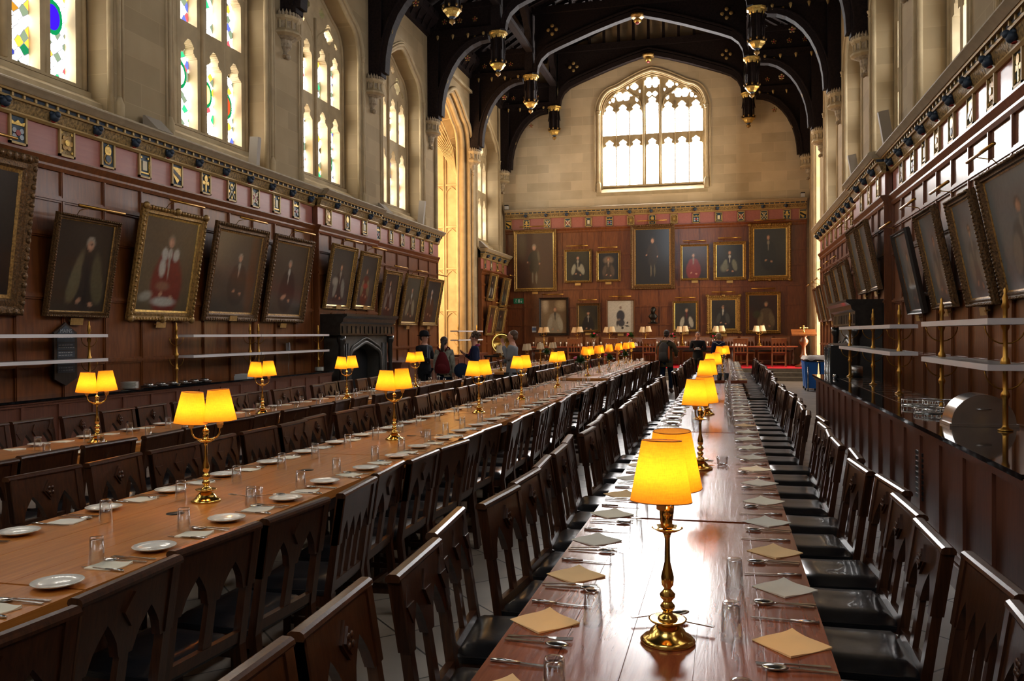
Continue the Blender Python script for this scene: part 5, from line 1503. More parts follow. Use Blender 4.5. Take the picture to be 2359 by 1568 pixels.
# ------------------------------------------------------------------ sideboards and shelves along the walls
def panel_front(m, mp, a0, a1, z0, z1, pitch, w=0.0):
    n = max(1, int(round((a1 - a0) / pitch))); st = (a1 - a0) / n
    for i in range(n):
        p, q = a0 + i * st, a0 + (i + 1) * st
        m.prism([(p, z0), (p + .05, z0), (p + .05, z1), (p, z1)], 0, w + .02, mp)
        m.prism([(p + .05, z0), (q, z0), (q, z0 + .05), (p + .05, z0 + .05)], 0, w + .02, mp)
        m.prism([(p + .05, z1 - .04), (q, z1 - .04), (q, z1), (p + .05, z1)], 0, w + .02, mp)
def servery(x0, x1, y0, y1, zt, face, top, label, vent=None):
    root = thing('serving_counter', label, 'counter', ((x0 + x1) / 2, y0, 0))
    hx = (x1 - x0) / 2; L = y1 - y0
    m = MB().mat('counter_wood'); s_ = -1 if face < 0 else 1
    m.box(-hx + .06, hx - .06, .02, L - .02, .12, zt - .05)
    mp = (lambda a, b, w: (-hx + .06 - w, a, b)) if face < 0 else (lambda a, b, w: (hx - .06 + w, a, b))
    panel_front(m, mp, .02, L - .02, .16, zt - .05, .62)
    m.obj('body', None, root)
    m = MB().mat('counter_wood').box(-hx + .02 if face < 0 else -hx + .1, hx - .1 if face < 0 else hx - .02, .03, L - .03, 0, .15)
    m.obj('plinth', None, root)
    m = MB().mat(top).box(-hx, hx, 0, L, zt - .03, zt); m.mat('counter_wood').box(-hx + .02, hx - .02, .01, L - .01, zt - .055, zt - .03)
    m.obj('worktop', None, root)
    if vent:
        for q in range(9):
            pass
        v = MB().mat('black_plastic')
        for q in range(9): v.prism([(vent, .36 + q * .042), (vent + .24, .36 + q * .042), (vent + .24, .386 + q * .042), (vent, .386 + q * .042)], .0, .010, mp)
        v.obj('air_vent', None, root)
    return root
servery(1.40, 2.16, 4.62, 14.9, .95, -1, 'counter_top', 'long panelled serving counter with a glossy black top along the right wall', 2.4)
servery(1.40, 2.16, .6, 4.60, .93, -1, 'counter_wood', 'panelled counter section nearest the camera at the right, with a dull wooden top')
servery(-8.95, -8.38, 5.0, 17.3, .86, 1, 'counter_top', 'long dark sideboard with a black top along the left wall before the fireplace')
servery(-8.95, -8.2, 20.9, 25.9, .92, 1, 'counter_wood', 'pale topped sideboard beyond the left fireplace')
servery(-8.95, -8.3, 26.2, 29.6, .98, 1, 'counter_wood', 'sideboard standing in the mouth of the oriel bay')
m = MB().mat('steel')
for i in range(13): m.box(1.72, 2.10, 8.6 + i * .42, 8.62 + i * .42, .9503, .9515)
m.box(1.66, 1.68, 8.2, 13.6, .9503, .9515)
tag(m.obj('hotplate_lines', None), 'thin steel inlay lines in the black top of the right-hand counter', 'inlay')

def gantry(x, yp, spans, z0, zs, side, label, depth=.29):
    """brass poles at yp carrying shelves over spans"""
    root = thing('shelf_rack', label, 'shelf', (x, yp[0], z0), 0, 'brass shelf racks on the counters')
    o = yp[0]
    for y in yp:
        m = MB().mat('brass_dull').lathe([(.05, 0), (.05, .01), (.025, .02), (.019, .04), (.019, .22), (.030, .24), (.030, .26), (.019, .28), (.017, .42), (.029, .44), (.034, .47), (.029, .50), (.017, .52),
                                          (.016, .70), (.026, .72), (.030, .74), (.026, .76), (.016, .78), (.016, .85), (.028, .87), (.018, .90), (.020, .93), (.010, .96), (.012, .99), (.0, 1.01)], (0, y - o, 0), 12)
        po = m.obj('pole', None, root)
        for z in zs:
            b = MB().mat('brass_dull')
            b.tube([(depth / 2 * .9 * cos(t), y - o, z - z0 - .03 + .13 * (sin(t))) for t in [PI + PI * k / 10 for k in range(11)]], .005, 5)
            b.obj('bracket', None, po)
    for a, b_ in spans:
        for z in zs:
            m = MB().mat('shelf_face'); f = -depth / 2 if side > 0 else depth / 2
            m.box(-depth / 2, depth / 2, a - o, b_ - o, z - z0 - .025, z - z0 + .018)
            m.mat('steel_brushed').box(-depth / 2 + .01, depth / 2 - .01, a - o + .005, b_ - o - .005, z - z0 + .018, z - z0 + .020)
            m.obj('shelf', None, root)
    return root
gantry(1.905, [6.62, 8.42], [(6.5, 8.55)], .95, [1.40, 1.72], 1, 'two-tier steel shelf on turned brass poles, nearer one on the right counter')
gantry(1.905, [10.35, 12.1, 14.25], [(10.1, 12.2), (12.22, 14.4)], .95, [1.41, 1.71], 1, 'two-tier steel shelf on brass poles, farther one on the right counter')
gantry(-8.62, [6.6, 10.1], [(6.4, 8.4), (8.41, 10.3)], .86, [1.32, 1.66], -1, 'two-tier steel shelf on brass poles at the left edge of the view, left sideboard')
gantry(-8.62, [12.05, 14.25, 14.55, 17.0], [(12.3, 14.4), (14.42, 17.25)], .86, [1.31, 1.65], -1, 'two-tier steel shelf on brass poles left of the fireplace')
gantry(-8.6, [27.0, 29.2], [(26.6, 29.5)], .98, [1.45, 1.75], -1, 'small two-tier brass shelf in front of the bright oriel')

# roll-top chafing cover, baskets and plates on the right counter
root = thing('chafing_dish', 'steel roll-top serving dish with a domed lid on the right counter', 'serving dish', (1.83, 6.85, .951), 0)
m = MB().mat('steel'); R0 = .215
n = 24; vs = []
for y in (0, .28):
    for i in range(n + 1):
        t = PI * i / n; vs.append((R0 * cos(t), y, .02 + R0 * sin(t)))
m.add(vs, [(i, i + 1, n + 2 + i, n + 1 + i) for i in range(n)], True)
m.obj('lid', None, root)
m = MB().mat('steel_brushed').add([(R0 * cos(PI * i / n), .0, .02 + R0 * sin(PI * i / n)) for i in range(n + 1)], [tuple(range(n + 1))]); m.hexa([(-.2,.0,.0),(.2,.0,.0),(.2,.002,.0),(-.2,.002,.0)],[(-.2,.0,.02),(.2,.0,.02),(.2,.002,.02),(-.2,.002,.02)]) if False else m.add([(R0 * cos(PI * i / n), .001, .02 + R0 * sin(PI * i / n)) for i in range(n + 1)], [tuple(range(n + 1))])
m.obj('end_panel', None, root)
MB().mat('steel').tube([(-.05, -.004, .13), (-.04, -.014, .13), (.04, -.014, .13), (.05, -.004, .13)], .004, 6).obj('handle', None, root)
MB().mat('steel_brushed').box(-.23, .23, -.01, .29, 0, .022).obj('tray', None, root)
def basket(x, y, r, h, label, z=.951):
    root = thing('wire_basket', label, 'basket', (x, y, z), 0, 'chromed trays and baskets on the right counter')
    m = MB().mat('steel')
    for zz in (.004, h): m.tube([(r * cos(2 * PI * i / 20), r * .8 * sin(2 * PI * i / 20), zz) for i in range(20)], .005, 5, True)
    for i in range(20): m.tube([(r * cos(2 * PI * i / 20), r * .8 * sin(2 * PI * i / 20), .004), (r * cos(2 * PI * i / 20), r * .8 * sin(2 * PI * i / 20), h)], .003, 4)
    m.obj('gallery', None, root)
    MB().mat('steel_brushed').lathe([(0, .002), (r * .97, .002), (r * .97, .006), (0, .006)], n=20, sy=.8).obj('base', None, root)
basket(1.80, 8.75, .17, .055, 'low chromed gallery tray, left of three on the right counter')
basket(1.86, 8.25, .15, .085, 'chromed gallery tray, tallest of three on the right counter')
basket(1.70, 7.95, .12, .045, 'small chromed gallery tray in front of the plates on the right counter')
for i in range(7):
    tag(MB().mat('china').lathe([(0, .002), (.07, .002), (.115, .012), (.12, .014), (.07, .006), (0, .006)], n=24).obj('dinner_plate', None, None, (1.92, 7.75, .951 + .0085 * i)), 'white plate, %s from the bottom of the stack beside the chafing dish' % ordw(i + 1), 'plate', 'stacked plates on the right counter')
for i in range(11):
    tag(MB().mat('china').lathe([(0, .002), (.07, .002), (.125, .012), (.13, .014), (.07, .006), (0, .006)], n=20).obj('dinner_plate', None, None, (-8.6, 10.9, .861 + .0095 * i)), 'white plate, %s from the bottom of the stack on the left sideboard' % ordw(i + 1), 'plate', 'stacked plates on the left sideboard')
for i in range(9):
    tag(MB().mat('china').lathe([(0, .002), (.06, .002), (.10, .012), (.105, .014), (.06, .006), (0, .006)], n=20).obj('dinner_plate', None, None, (-8.55, 16.9, .861 + .01 * i)), 'white plate, %s from the bottom of the stack by the left fireplace' % ordw(i + 1), 'plate', 'stacked plates by the left fireplace')
for i in range(6):
    m = MB().mat('steel').lathe([(0, .002), (.12, .004), (.15, .022), (.145, .024), (.12, .008), (0, .006)], n=16, sy=.6)
    m.lathe([(0, .02), (.10, .02), (.06, .06), (0, .065)], n=12, sy=.6)
    tag(m.obj('silver_dish', None, None, (-8.62, 11.35 + .29 * i, .862)), 'oval covered silver dish on the left sideboard, %s from the plate stack' % ordw(i + 1), 'dish', 'silver dishes on the left sideboard')
tag(MB().mat('white_plastic').box(-.12, .12, -.17, .17, 0, .05).box(-.11, .13, -.16, .17, .051, .08).obj('paper_pile', None, None, (-8.6, 14.0, .861), .2), 'pile of pale papers on the left sideboard behind the lamps', 'papers')
# right counter far end: urns, heater
for i, y in enumerate([15.6, 16.05]):
    root = thing('hot_drinks_machine', 'tall black hot drinks machine beyond the far end of the right counter, %s of two' % ['nearer', 'farther'][i], 'machine', (1.95, y, 0), 0, 'hot drinks machines')
    MB().mat('black_plastic').box(-.2, .2, -.2, .2, 0, 1.42).obj('body', None, root)
    MB().mat('steel').tube([(-.21, -.12, .3), (-.21, -.12, 1.38)], .012, 6).tube([(-.21, .12, .3), (-.21, .12, 1.38)], .012, 6).box(-.15, .15, -.15, .15, 1.42, 1.45).obj('chrome_trim', None, root)
tag(MB().mat('steel_brushed').lathe([(.10, 0), (.10, .15), (.09, .16), (0, .16)], n=20).obj('soup_kettle', None, None, (2.0, 14.3, .951)), 'round brushed steel kettle at the far end of the right counter', 'kettle')
root = thing('bottle_pourer', 'small black cruet lying at the far end of the right counter', 'cruet', (1.62, 13.6, .951))
MB().mat('black_plastic').tube([(0, -.1, .03), (0, .1, .03)], .028, 8).obj('body', None, root); MB().mat('steel').ell((0, .16, .03), .03, .04, .03).obj('cap', None, root)

# ------------------------------------------------------------------ fireplaces
def fireplace(mp, a0, a1, zt, label, out=.13):
    root = thing('fireplace', label, 'fireplace', mp((a0 + a1) / 2, 0, out), 0)
    O = Vector(root.location); q = lambda a, b, w: tuple(Vector(mp(a, b, w + out)) - O)
    c = (a0 + a1) / 2; ow = (a1 - a0) / 2 - .62
    m = MB().mat('mantel_stone')
    D = .42
    for s_ in (-1, 1):
        x0, x1 = sorted((c + s_ * ow, c + s_ * (ow + .42)))
        m.prism([(x0, 0), (x1, 0), (x1, zt - .45), (x0, zt - .45)], 0, D, q)
        for k in range(3):
            x = c + s_ * (ow + .08 + k * .11); m.tube([q(x, 0, D + .01), q(x, 1.45, D + .01)], .03 - .006 * k, 6)
    A = [(c + x, 1.05 + z) for x, z in arc4(ow, .42, 7)]
    m.band(A, [(a, zt - .45) for a, b in A], 0, D, q)
    m.tube([q(a, b, D) for a, b in [(c - ow, 0)] + A + [(c + ow, 0)]], .045, 6)
    m.tube([q(a, b + .1, D + .01) for a, b in A], .03, 6)
    m.obj('surround', None, root)
    m = MB().mat('soot').prism([(c - ow - .05, 0), (c + ow + .05, 0), (c + ow + .05, 1.6), (c - ow - .05, 1.6)], -.02, .05, q)
    m.obj('firebox', None, root)
    m = MB().mat('mantel_black')
    for s_ in (-1, 1):
        x = c + s_ * (ow + .5)
        m.lathe([(.10, 0), (.10, .12), (.06, .16), (.07, .5), (.05, .9), (.07, 1.2), (.06, zt - .7), (.10, zt - .62), (.10, zt - .5)], q(x, 0, D + .05), 10)
    run(m, [(0, zt - .48), (D + .08, zt - .48), (D + .08, zt - .22), (D + .14, zt - .18), (D + .16, zt - .10), (D + .24, zt - .05), (D + .24, zt), (0, zt)], a0, a1, q)
    k = a0 + .1
    while k < a1 - .1:
        m.prism([(k, zt - .44), (k + .16, zt - .44), (k + .16, zt - .27), (k, zt - .27)], D + .08, D + .10, q); k += .24
    m.obj('mantelshelf', None, root)
    m = MB().mat('bronze')
    for s_ in (-1, 1): m.tube([q(c + s_ * .4, 0, D + .1), q(c + s_ * .4, .5, D + .1)], .02, 6)
    m.tube([q(c - .5, .18, D + .1), q(c + .5, .18, D + .1)], .012, 6).obj('fire_dogs', None, root)
fireplace(mLp, 17.5, 20.6, 2.12, 'dark carved stone and wood fireplace against the left wall', .14)
fireplace(mRp, 16.75, 19.95, 2.25, 'dark carved fireplace against the right wall behind the counter', .14)
tag(MB().mat('mantel_black').box(0, .05, 0, .6, 0, .5).obj('hymn_board_base', None, None, (-8.2, 17.0, 0)), 'low dark fender board at the left of the fireplace', 'board')

# menu board
root = thing('menu_board', 'dark slate menu board headed MAINS in a pointed wooden frame on the left wall', 'sign', (PL + .05, 9.97, .045), PI / 2)
m = MB().mat('dark_oak').prism([(-.21, 1.02), (.21, 1.02), (.21, 1.66), (.14, 1.70), (0, 1.80), (-.14, 1.70), (-.21, 1.66)], 0, .03, lambda a, b, w: (a, -w, b))
m.prism([(-.21, 1.02), (0, .92), (.21, 1.02)], 0, .03, lambda a, b, w: (a, -w, b))
m.obj('frame', None, root)
m = MB().mat('slate')
mp_ = lambda a, b, w: (a, -w, b)
m.prism([(-.16, 1.64), (.16, 1.64), (.10, 1.70), (0, 1.76), (-.10, 1.70)], .03, .034, mp_)
for k in range(5): m.prism([(-.16, 1.10 + k * .105), (.16, 1.10 + k * .105), (.16, 1.195 + k * .105), (-.16, 1.195 + k * .105)], .03, .034, mp_)
so = m.obj('slate_panels', None, root)
m = MB().mat('chalk'); rr = random.Random(3)
for k in range(5):
    for l in range(2):
        x = -.14
        while x < .12:
            L = rr.uniform(.015, .05); z = 1.165 + k * .105 - l * .035
            m.prism([(x, z), (x + L, z), (x + L, z + .010), (x, z + .010)], .034, .035, mp_); x += L + .012
        if rr.random() < .4: break
m.obj('chalk_lines', None, so)
tx = bpy.data.curves.new('lettering', 'FONT'); tx.body = 'MAINS'; tx.size = .075; tx.align_x = 'CENTER'; tx.extrude = .001; tx.materials.append(MATS['chalk'])
_t = bpy.data.objects.new('lettering_curve', tx); COL.objects.link(_t); bpy.context.view_layer.update()
_m = bpy.data.meshes.new_from_object(_t.evaluated_get(bpy.context.evaluated_depsgraph_get())); bpy.data.objects.remove(_t)
to = bpy.data.objects.new('lettering', _m); COL.objects.link(to); to.parent = so; to.location = (0, -.036, 1.655); to.rotation_euler = (PI / 2, 0, 0)
# wall telephone
root = thing('wall_telephone', 'white wall telephone with a hanging cord left of the fireplace', 'telephone', (PL + .045, 16.2, 1.28), PI / 2)
MB().mat('white_plastic').box(-.05, .05, -.04, 0, 0, .20).obj('base', None, root)
MB().mat('white_plastic').tube([(-.02, -.05, .0), (-.03, -.07, .02), (-.03, -.065, .18), (-.02, -.05, .21)], [.02, .018, .018, .02], 6).obj('handset', None, root)
MB().mat('white_plastic').tube([(0, -.03, 0), (.02, -.03, -.15), (-.01, -.03, -.28), (.01, -.03, -.42)], .005, 5).obj('cord', None, root)

# loudspeakers and floodlights on the ledges
def column_speaker(loc, rz, tilt, label, h=.55):
    o = MB().mat('speaker_stone').box(-.09, .09, -.06, .06, 0, h).mat('white_plastic').box(-.075, .075, .06, .066, .02, h - .02).obj('column_speaker', None, None, loc, 0)
    o.rotation_euler = (0, tilt, rz); tag(o, label, 'loudspeaker', 'slim column loudspeakers on the cornice')
column_speaker((-8.93, 14.95, 4.94), 0, .08, 'slim pale loudspeaker at the foot of the second left window', .58)
column_speaker((-8.93, 24.35, 4.94), 0, .10, 'slim pale loudspeaker at the foot of the fourth left window', .75)
column_speaker((2.98, 21.0, 4.94), 0, -.16, 'slim pale loudspeaker leaning on the right cornice, farther of two', .80)
column_speaker((2.98, 17.0, 4.94), 0, -.16, 'slim pale loudspeaker leaning on the right cornice, nearer of two', .80)
def uplighter(loc, s_, label):
    m = MB().mat('speaker_stone').prism([(0, 0), (.28, 0), (.04, .24), (0, .24)], -.2, .2, lambda a, b, w: (s_ * a, w, b))
    o = m.obj('uplighter', None, None, loc); tag(o, label, 'light fitting', 'wedge-shaped light fittings on the cornice')
uplighter((-9.02, 12.0, 4.94), 1, 'wedge-shaped grey fitting on the left cornice between the first two windows')
uplighter((-9.02, 21.5, 4.94), 1, 'small wedge-shaped fitting on the left cornice before the fourth window')
uplighter((-9.02, 31.2, 4.94), 1, 'wedge-shaped fitting on the left cornice beyond the oriel')
uplighter((3.10, 12.1, 4.94), -1, 'wedge-shaped grey fitting on the right cornice')
for i, (x) in enumerate([-8.85, 3.0]):
    root = thing('security_camera', 'small dark camera box on the back cornice, ' + ['left', 'right'][i] + ' corner', 'camera', (x - .05, 34.75, 6.88), 0, 'camera boxes on the back cornice')
    MB().mat('white_plastic').box(-.07, .07, -.07, .07, 0, .14).obj('housing', None, root); MB().mat('black_plastic').box(-.08, .08, -.08, .08, .14, .18).obj('hood', None, root)
# signs on the back wall
root = thing('exit_sign', 'green emergency exit sign with a running figure, arrow and door', 'sign', (-8.44, 34.90, 2.92))
MB().mat('exit_green').box(-.21, .21, -.02, .02, 0, .22).obj('panel', None, root)
m = MB().mat('sign_white'); q = lambda a, b, w: (a, -w, b)
m.ell((-.10, -.022, .175), .018, .003, .018, 8, 5)
for (a, b, c_, d_) in ((-.10, .155, -.115, .10), (-.115, .10, -.08, .07), (-.08, .07, -.085, .03), (-.115, .10, -.14, .06), (-.14, .06, -.17, .055), (-.10, .14, -.07, .12), (-.10, .14, -.14, .125)): m.beam((a, -.023, b), (c_, -.023, d_), .004, .014, (0, 1, 0))
m.prism([(.0, .04), (.05, .04), (.05, .18), (.0, .18)], .02, .024, q)
m.beam((.12, -.023, .18), (.12, -.023, .06), .004, .016, (0, 1, 0)); m.prism([(.085, .09), (.12, .035), (.155, .09)], .02, .024, q)
m.obj('pictogram', None, root)
root = thing('wall_notice', 'small blue and white notice low on the back wall, left', 'sign', (-7.77, 34.90, 1.71))
MB().mat('sign_white').box(-.09, .09, -.01, .01, 0, .24).obj('panel', None, root); MB().mat('sign_blue').box(-.08, .08, -.014, -.01, .07, .19).obj('print', None, root)

# ------------------------------------------------------------------ high table on the dais
table(-7.6, -.1, 32.85, 33.65, .745, 'table_dark', 'long dark high table across the dais', None)
for o in list(bpy.data.objects):
    if o.get('label') == 'long dark high table across the dais': o.location.z = HT; o['group'] = 'tables on the dais'
table(.1, 2.6, 32.85, 33.65, .745, 'table_dark', 'plain dark table at the right end of the dais', None)
for o in list(bpy.data.objects):
    if o.get('label') == 'plain dark table at the right end of the dais': o.location.z = HT; o['group'] = 'tables on the dais'
KH = ChairKit(2, 'high_chair_wood', 'high_table_chair')
rc.seed(4)
for i, x in enumerate([-8.1, -7.35, -6.55, -5.9, -5.25, -4.6, -3.95, -3.3, -2.65, -2.0, -1.35, -.7, .2, .85, 1.5, 2.15, 2.6]):
    if i in (0, 16): continue
    o = KH.put(x, 34.1, HT, PI + rc.uniform(-.05, .05), 'brown oak chair behind the high table, %s from the left' % ordw(i), 'chairs behind the high table', False); o.scale = (1.15, 1, 1.22)
for i, x in enumerate([-5.6, -4.2, -2.75, .55, 1.9]):
    o = KH.put(x, 32.35, HT, rc.uniform(-.05, .05), 'brown oak chair on the near side of the high table, %s from the left' % ordw(i + 1), 'chairs before the high table', False); o.scale = (1.1, 1, 1.15)
rr = random.Random(9)
k = 0
for i in range(26):
    x = -7.4 + .27 * i
    if i % 4 == 3:
        k += 1
        m = MB().mat('china'); m.prism([(-.09, 0), (.09, 0), (.08, .09), (0, .15), (-.08, .09)], -.03, .03, lambda a, b, w: (a, w, b))
        tag(m.obj('folded_napkin', None, None, (x, 33.05, HT + .745)), 'white folded napkin standing on the high table, %s from the left' % ordw(k), 'napkin', 'folded napkins on the high table')
    else:
        tag(MB().mat('china').lathe([(.02, 0), (.004, .01), (.004, .08), (.03, .11), (.028, .17), (.026, .17), (.0, .11)], n=8).obj('wine_glass', None, None, (x, 33.0 + rr.uniform(0, .2), HT + .745)), 'stemmed glass on the high table, %s along from the left' % ordw(i + 1), 'glass', 'glasses on the high table')
tag(MB().mat('china').prism([(-.3, 0), (.3, 0), (.2, .04), (-.1, .10), (-.28, .07)], -.1, .1, lambda a, b, w: (a, w, b)).obj('crumpled_cloth', None, None, (.55, 33.2, HT + .745)), 'crumpled white cloth on the right end table of the dais', 'cloth')

# lectern, covered trolley, bins at the right
_lm = 'panel_wood'
root = thing('lectern', 'dark carved oak lectern with a brass cross, right side of the dais', 'lectern', (2.72, 31.9, HT))
MB().mat(_lm).lathe([(.30, 0), (.30, .06), (.16, .12), (.09, .25), (.14, .38), (.08, .5), (.07, .75), (.15, .85), (.17, .95), (.09, 1.05), (.14, 1.15)], n=12).obj('column', None, root)
MB().mat(_lm).hexa([(-.42, -.25, 1.12), (.42, -.25, 1.12), (.42, .25, 1.30), (-.42, .25, 1.30)], [(-.42, -.25, 1.17), (.42, -.25, 1.17), (.42, .25, 1.35), (-.42, .25, 1.35)]).obj('desk', None, root)
MB().mat('brass').lathe([(.06, 0), (.02, .05), (.02, .18), (.0, .2)], (0, 0, 1.25), 8).tube([(-.12, 0, 1.40), (.12, 0, 1.40)], .018, 6).ell((-.12, 0, 1.40), .03, .03, .03).ell((.12, 0, 1.40), .03, .03, .03).ell((0, 0, 1.46), .03, .03, .03).obj('brass_finial', None, root)
root = thing('side_table', 'small table under a crumpled white cloth at the right, above the blue bins', 'table', (2.64, 25.6, 0))
m = MB().mat('white_cloth'); n = 14; vs = []; rr = random.Random(2)
for j in range(n + 1):
    for i in range(n + 1):
        u, v = i / n * 2 - 1, j / n * 2 - 1; e = max(abs(u), abs(v))
        vs.append((u * .5, v * .75, .97 + rr.uniform(-.018, .018) - (.09 if e > .93 else 0)))
m.add(vs, [(j * (n + 1) + i, j * (n + 1) + i + 1, (j + 1) * (n + 1) + i + 1, (j + 1) * (n + 1) + i) for j in range(n) for i in range(n)], True)
m.obj('cloth', None, root)
MB().mat('dark_oak').box(-.47, .47, -.72, .72, .84, .90).obj('tabletop', None, root)
for x in (-.4, .4):
    for y in (-.62, .62): MB().mat('steel').tube([(x, y, 0), (x, y, .85)], .02, 6).obj('leg', None, root)
for i, (x, y) in enumerate([(2.33, 25.2), (2.75, 25.2), (2.36, 26.1)]):
    root = thing('wheeled_bin', 'blue wheeled bin under the cloth-covered table, ' + ['nearest the aisle', 'nearest the wall', 'farther one'][i], 'bin', (x, y, 0), 0, 'blue bins under the white-clothed table')
    MB().mat('bin_blue').hexa([(-.14, -.18, .08), (.14, -.18, .08), (.14, .18, .08), (-.14, .18, .08)], [(-.18, -.24, .78), (.18, -.24, .78), (.18, .24, .78), (-.18, .24, .78)]).obj('bin_body', None, root)
    MB().mat('bin_blue').box(-.19, .19, -.25, .25, .78, .82).obj('lid', None, root)
    for s_ in (-1, 1): MB().mat('black_plastic').tube([(s_ * .13 - .02, .14, .05), (s_ * .13 + .02, .14, .05)], .05, 10).obj('wheel', None, root)
# brass tray dish standing on the left
root = thing('brass_alms_dish', 'large round polished brass dish standing upright at the left, behind the man in grey', 'dish', (-6.75, 25.65, 1.02))
o = MB().mat('brass').lathe([(0, 0), (.20, .01), (.24, .03), (.30, .04), (.33, .03), (.33, .02), (.24, .01), (0, -.01)], n=36).obj('dish_body', None, root); o.rotation_euler = (PI / 2 - .12, 0, .2); o.location = (0, 0, .33)
MB().mat('dark_oak').box(-.25, .25, -.1, .15, -.03, .0).obj('stand', None, root)
root2 = thing('display_table', 'small dark table carrying the brass dish', 'table', (-6.75, 25.7, 0))
MB().mat('dark_oak').box(-.5, .5, -.35, .35, .93, .985).obj('tabletop', None, root2)
for x in (-.44, .44):
    for y in (-.3, .3): MB().mat('dark_oak').box(x - .03, x + .03, y - .03, y + .03, 0, .93).obj('leg', None, root2)
tag(MB().mat('napkin_cream').hexa([(-.13, -.02, 0), (.13, -.02, 0), (.13, .02, 0), (-.13, .02, 0)], [(-.12, .03, .16), (.14, .03, .19), (.14, .04, .19), (-.12, .04, .16)]).obj('card_notice', None, None, (-6.6, 25.42, .986)), 'cream folded card in front of the brass dish', 'card')

# ------------------------------------------------------------------ people
def skinned(name, mat, nodes, edges, parent, root=0, sub=1):
    """nodes: list of ((x,y,z),(rx,ry))"""
    me = bpy.data.meshes.new(name); me.from_pydata([n[0] for n in nodes], edges, [])
    me.materials.append(MATS[mat])
    o = bpy.data.objects.new(name, me); COL.objects.link(o); o.parent = parent
    sk = o.modifiers.new('skin', 'SKIN'); sk.use_smooth_shade = True
    if not me.skin_vertices: me.attributes.new('skin', 'FLOAT', 'POINT')
    for i, n in enumerate(nodes):
        me.skin_vertices[0].data[i].radius = n[1]
        me.skin_vertices[0].data[i].use_root = (i == root)
    sb = o.modifiers.new('sub', 'SUBSURF'); sb.levels = sub; sb.render_levels = sub
    return o
def person(loc, rz, H, label, group=None, arms=None, top=('cloth_black', 0.0), legs='cloth_black', shoes='boot', hair='hair_dark', hairstyle='short', head=(0, 0), stance=.0, coat_len=.80, female=False):
    k = H / 1.72
    root = thing('person', label, 'person', loc, rz, group); root.scale = (k, k, k)
    hy, hx = head           # forward nod and sideways turn of the head in metres at the cranium
    arms = arms or {}
    sw = .165 if female else .185
    Rr = [((0, 0, .94), (.135, .10)), ((0, 0, 1.08), (.125, .09)), ((0, .0, 1.28), (.15, .105)), ((0, -.01, 1.42), (.085, .065)), ((0, .005, 1.495), (.052, .054)),
          ((hx * .5, .02 + hy * .5, 1.555), (.062, .070)), ((hx, .005 + hy, 1.635), (.082, .098))]
    E = [(0, 1), (1, 2), (2, 3), (3, 4), (4, 5), (5, 6)]
    J = []
    def add(prev, p, r): Rr.append((p, r)); E.append((prev, len(Rr) - 1)); return len(Rr) - 1
    hands = []
    for s_ in (-1, 1):
        a = arms.get(s_, [(s_ * (sw + .05), -.02, 1.12), (s_ * (sw + .05), .06, .88)])
        i = add(3, (s_ * sw, -.005, 1.40), (.055, .055)); i = add(i, a[0], (.042, .042)); i = add(i, a[1], (.028, .024))
        w = Vector(a[1]); d = (w - Vector(a[0])).normalized(); side = d.cross(Vector((0, 0, 1)));
        side = side.normalized() if side.length > .1 else Vector((1, 0, 0)); nrm = side.cross(d)
        i = add(i, tuple(w + d * .05), (.036, .018)); hands.append(i)
        for f in range(4):
            off = side * (.027 - .018 * f); Lf = (.070, .080, .075, .058)[f]
            j = add(i, tuple(w + d * .095 + off), (.0095, .0095)); j = add(j, tuple(w + d * (.095 + Lf * .6) + off + nrm * .012), (.0085, .0085)); add(j, tuple(w + d * (.09 + Lf) + off + nrm * .03), (.0075, .0075))
        j = add(i, tuple(w + d * .045 + side * .045), (.011, .011)); add(j, tuple(w + d * .085 + side * .065 + nrm * .01), (.009, .009))
        i = add(0, (s_ * .095, 0, .88), (.085, .085)); i = add(i, (s_ * .10, .02 + s_ * stance, .50), (.058, .058)); i = add(i, (s_ * .10, -.02 + s_ * stance * 1.5, .10), (.042, .045)); add(i, (s_ * .11, .12 + s_ * stance * 1.5, .045), (.038, .030))
    skinned('body', 'skin', Rr, E, root)
    # clothes follow the same joints
    t = [((0, 0, coat_len), (.185, .145)), ((0, 0, .95), (.17, .13)), ((0, 0, 1.10), (.16, .12)), ((0, 0, 1.28), (.175, .128)), ((0, -.012, 1.40), (.135, .10)), ((0, -.005, 1.465), (.070, .070))]
    TE = [(0, 1), (1, 2), (2, 3), (3, 4), (4, 5)]
    for s_ in (-1, 1):
        a = arms.get(s_, [(s_ * (sw + .05), -.02, 1.12), (s_ * (sw + .05), .06, .88)])
        n0 = len(t); t += [((s_ * sw, -.008, 1.385), (.078, .078)), (a[0], (.060, .060)), (a[1], (.046, .046))]; TE += [(4, n0), (n0, n0 + 1), (n0 + 1, n0 + 2)]
    skinned('jacket', top[0], t, TE, root, 2)
    MB().mat(top[0]).lathe([(.185, coat_len), (.178, .92), (.160, 1.08), (.165, 1.20)], n=20, sy=.72, cap=False).obj('jacket_hem', None, root)
    L = [((0, 0, .95), (.15, .115))]; LE = []
    for s_ in (-1, 1):
        n0 = len(L); L += [((s_ * .095, 0, .84), (.100, .105)), ((s_ * .10, .02 + s_ * stance, .50), (.078, .080)), ((s_ * .10, -.02 + s_ * stance * 1.5, .09), (.062, .066))]; LE += [(0, n0), (n0, n0 + 1), (n0 + 1, n0 + 2)]
    skinned('trousers', legs, L, LE, root)
    for s_ in (-1, 1):
        y = -.02 + s_ * stance * 1.5
        MB().mat(shoes).ell((s_ * .105, y + .055, .045), .052, .14, .045, 10, 6).ell((s_ * .10, y - .02, .09), .055, .065, .06, 8, 5).obj('shoe', None, root)
    hc = Vector((hx, .005 + hy, 1.63)); m = MB().mat('skin')
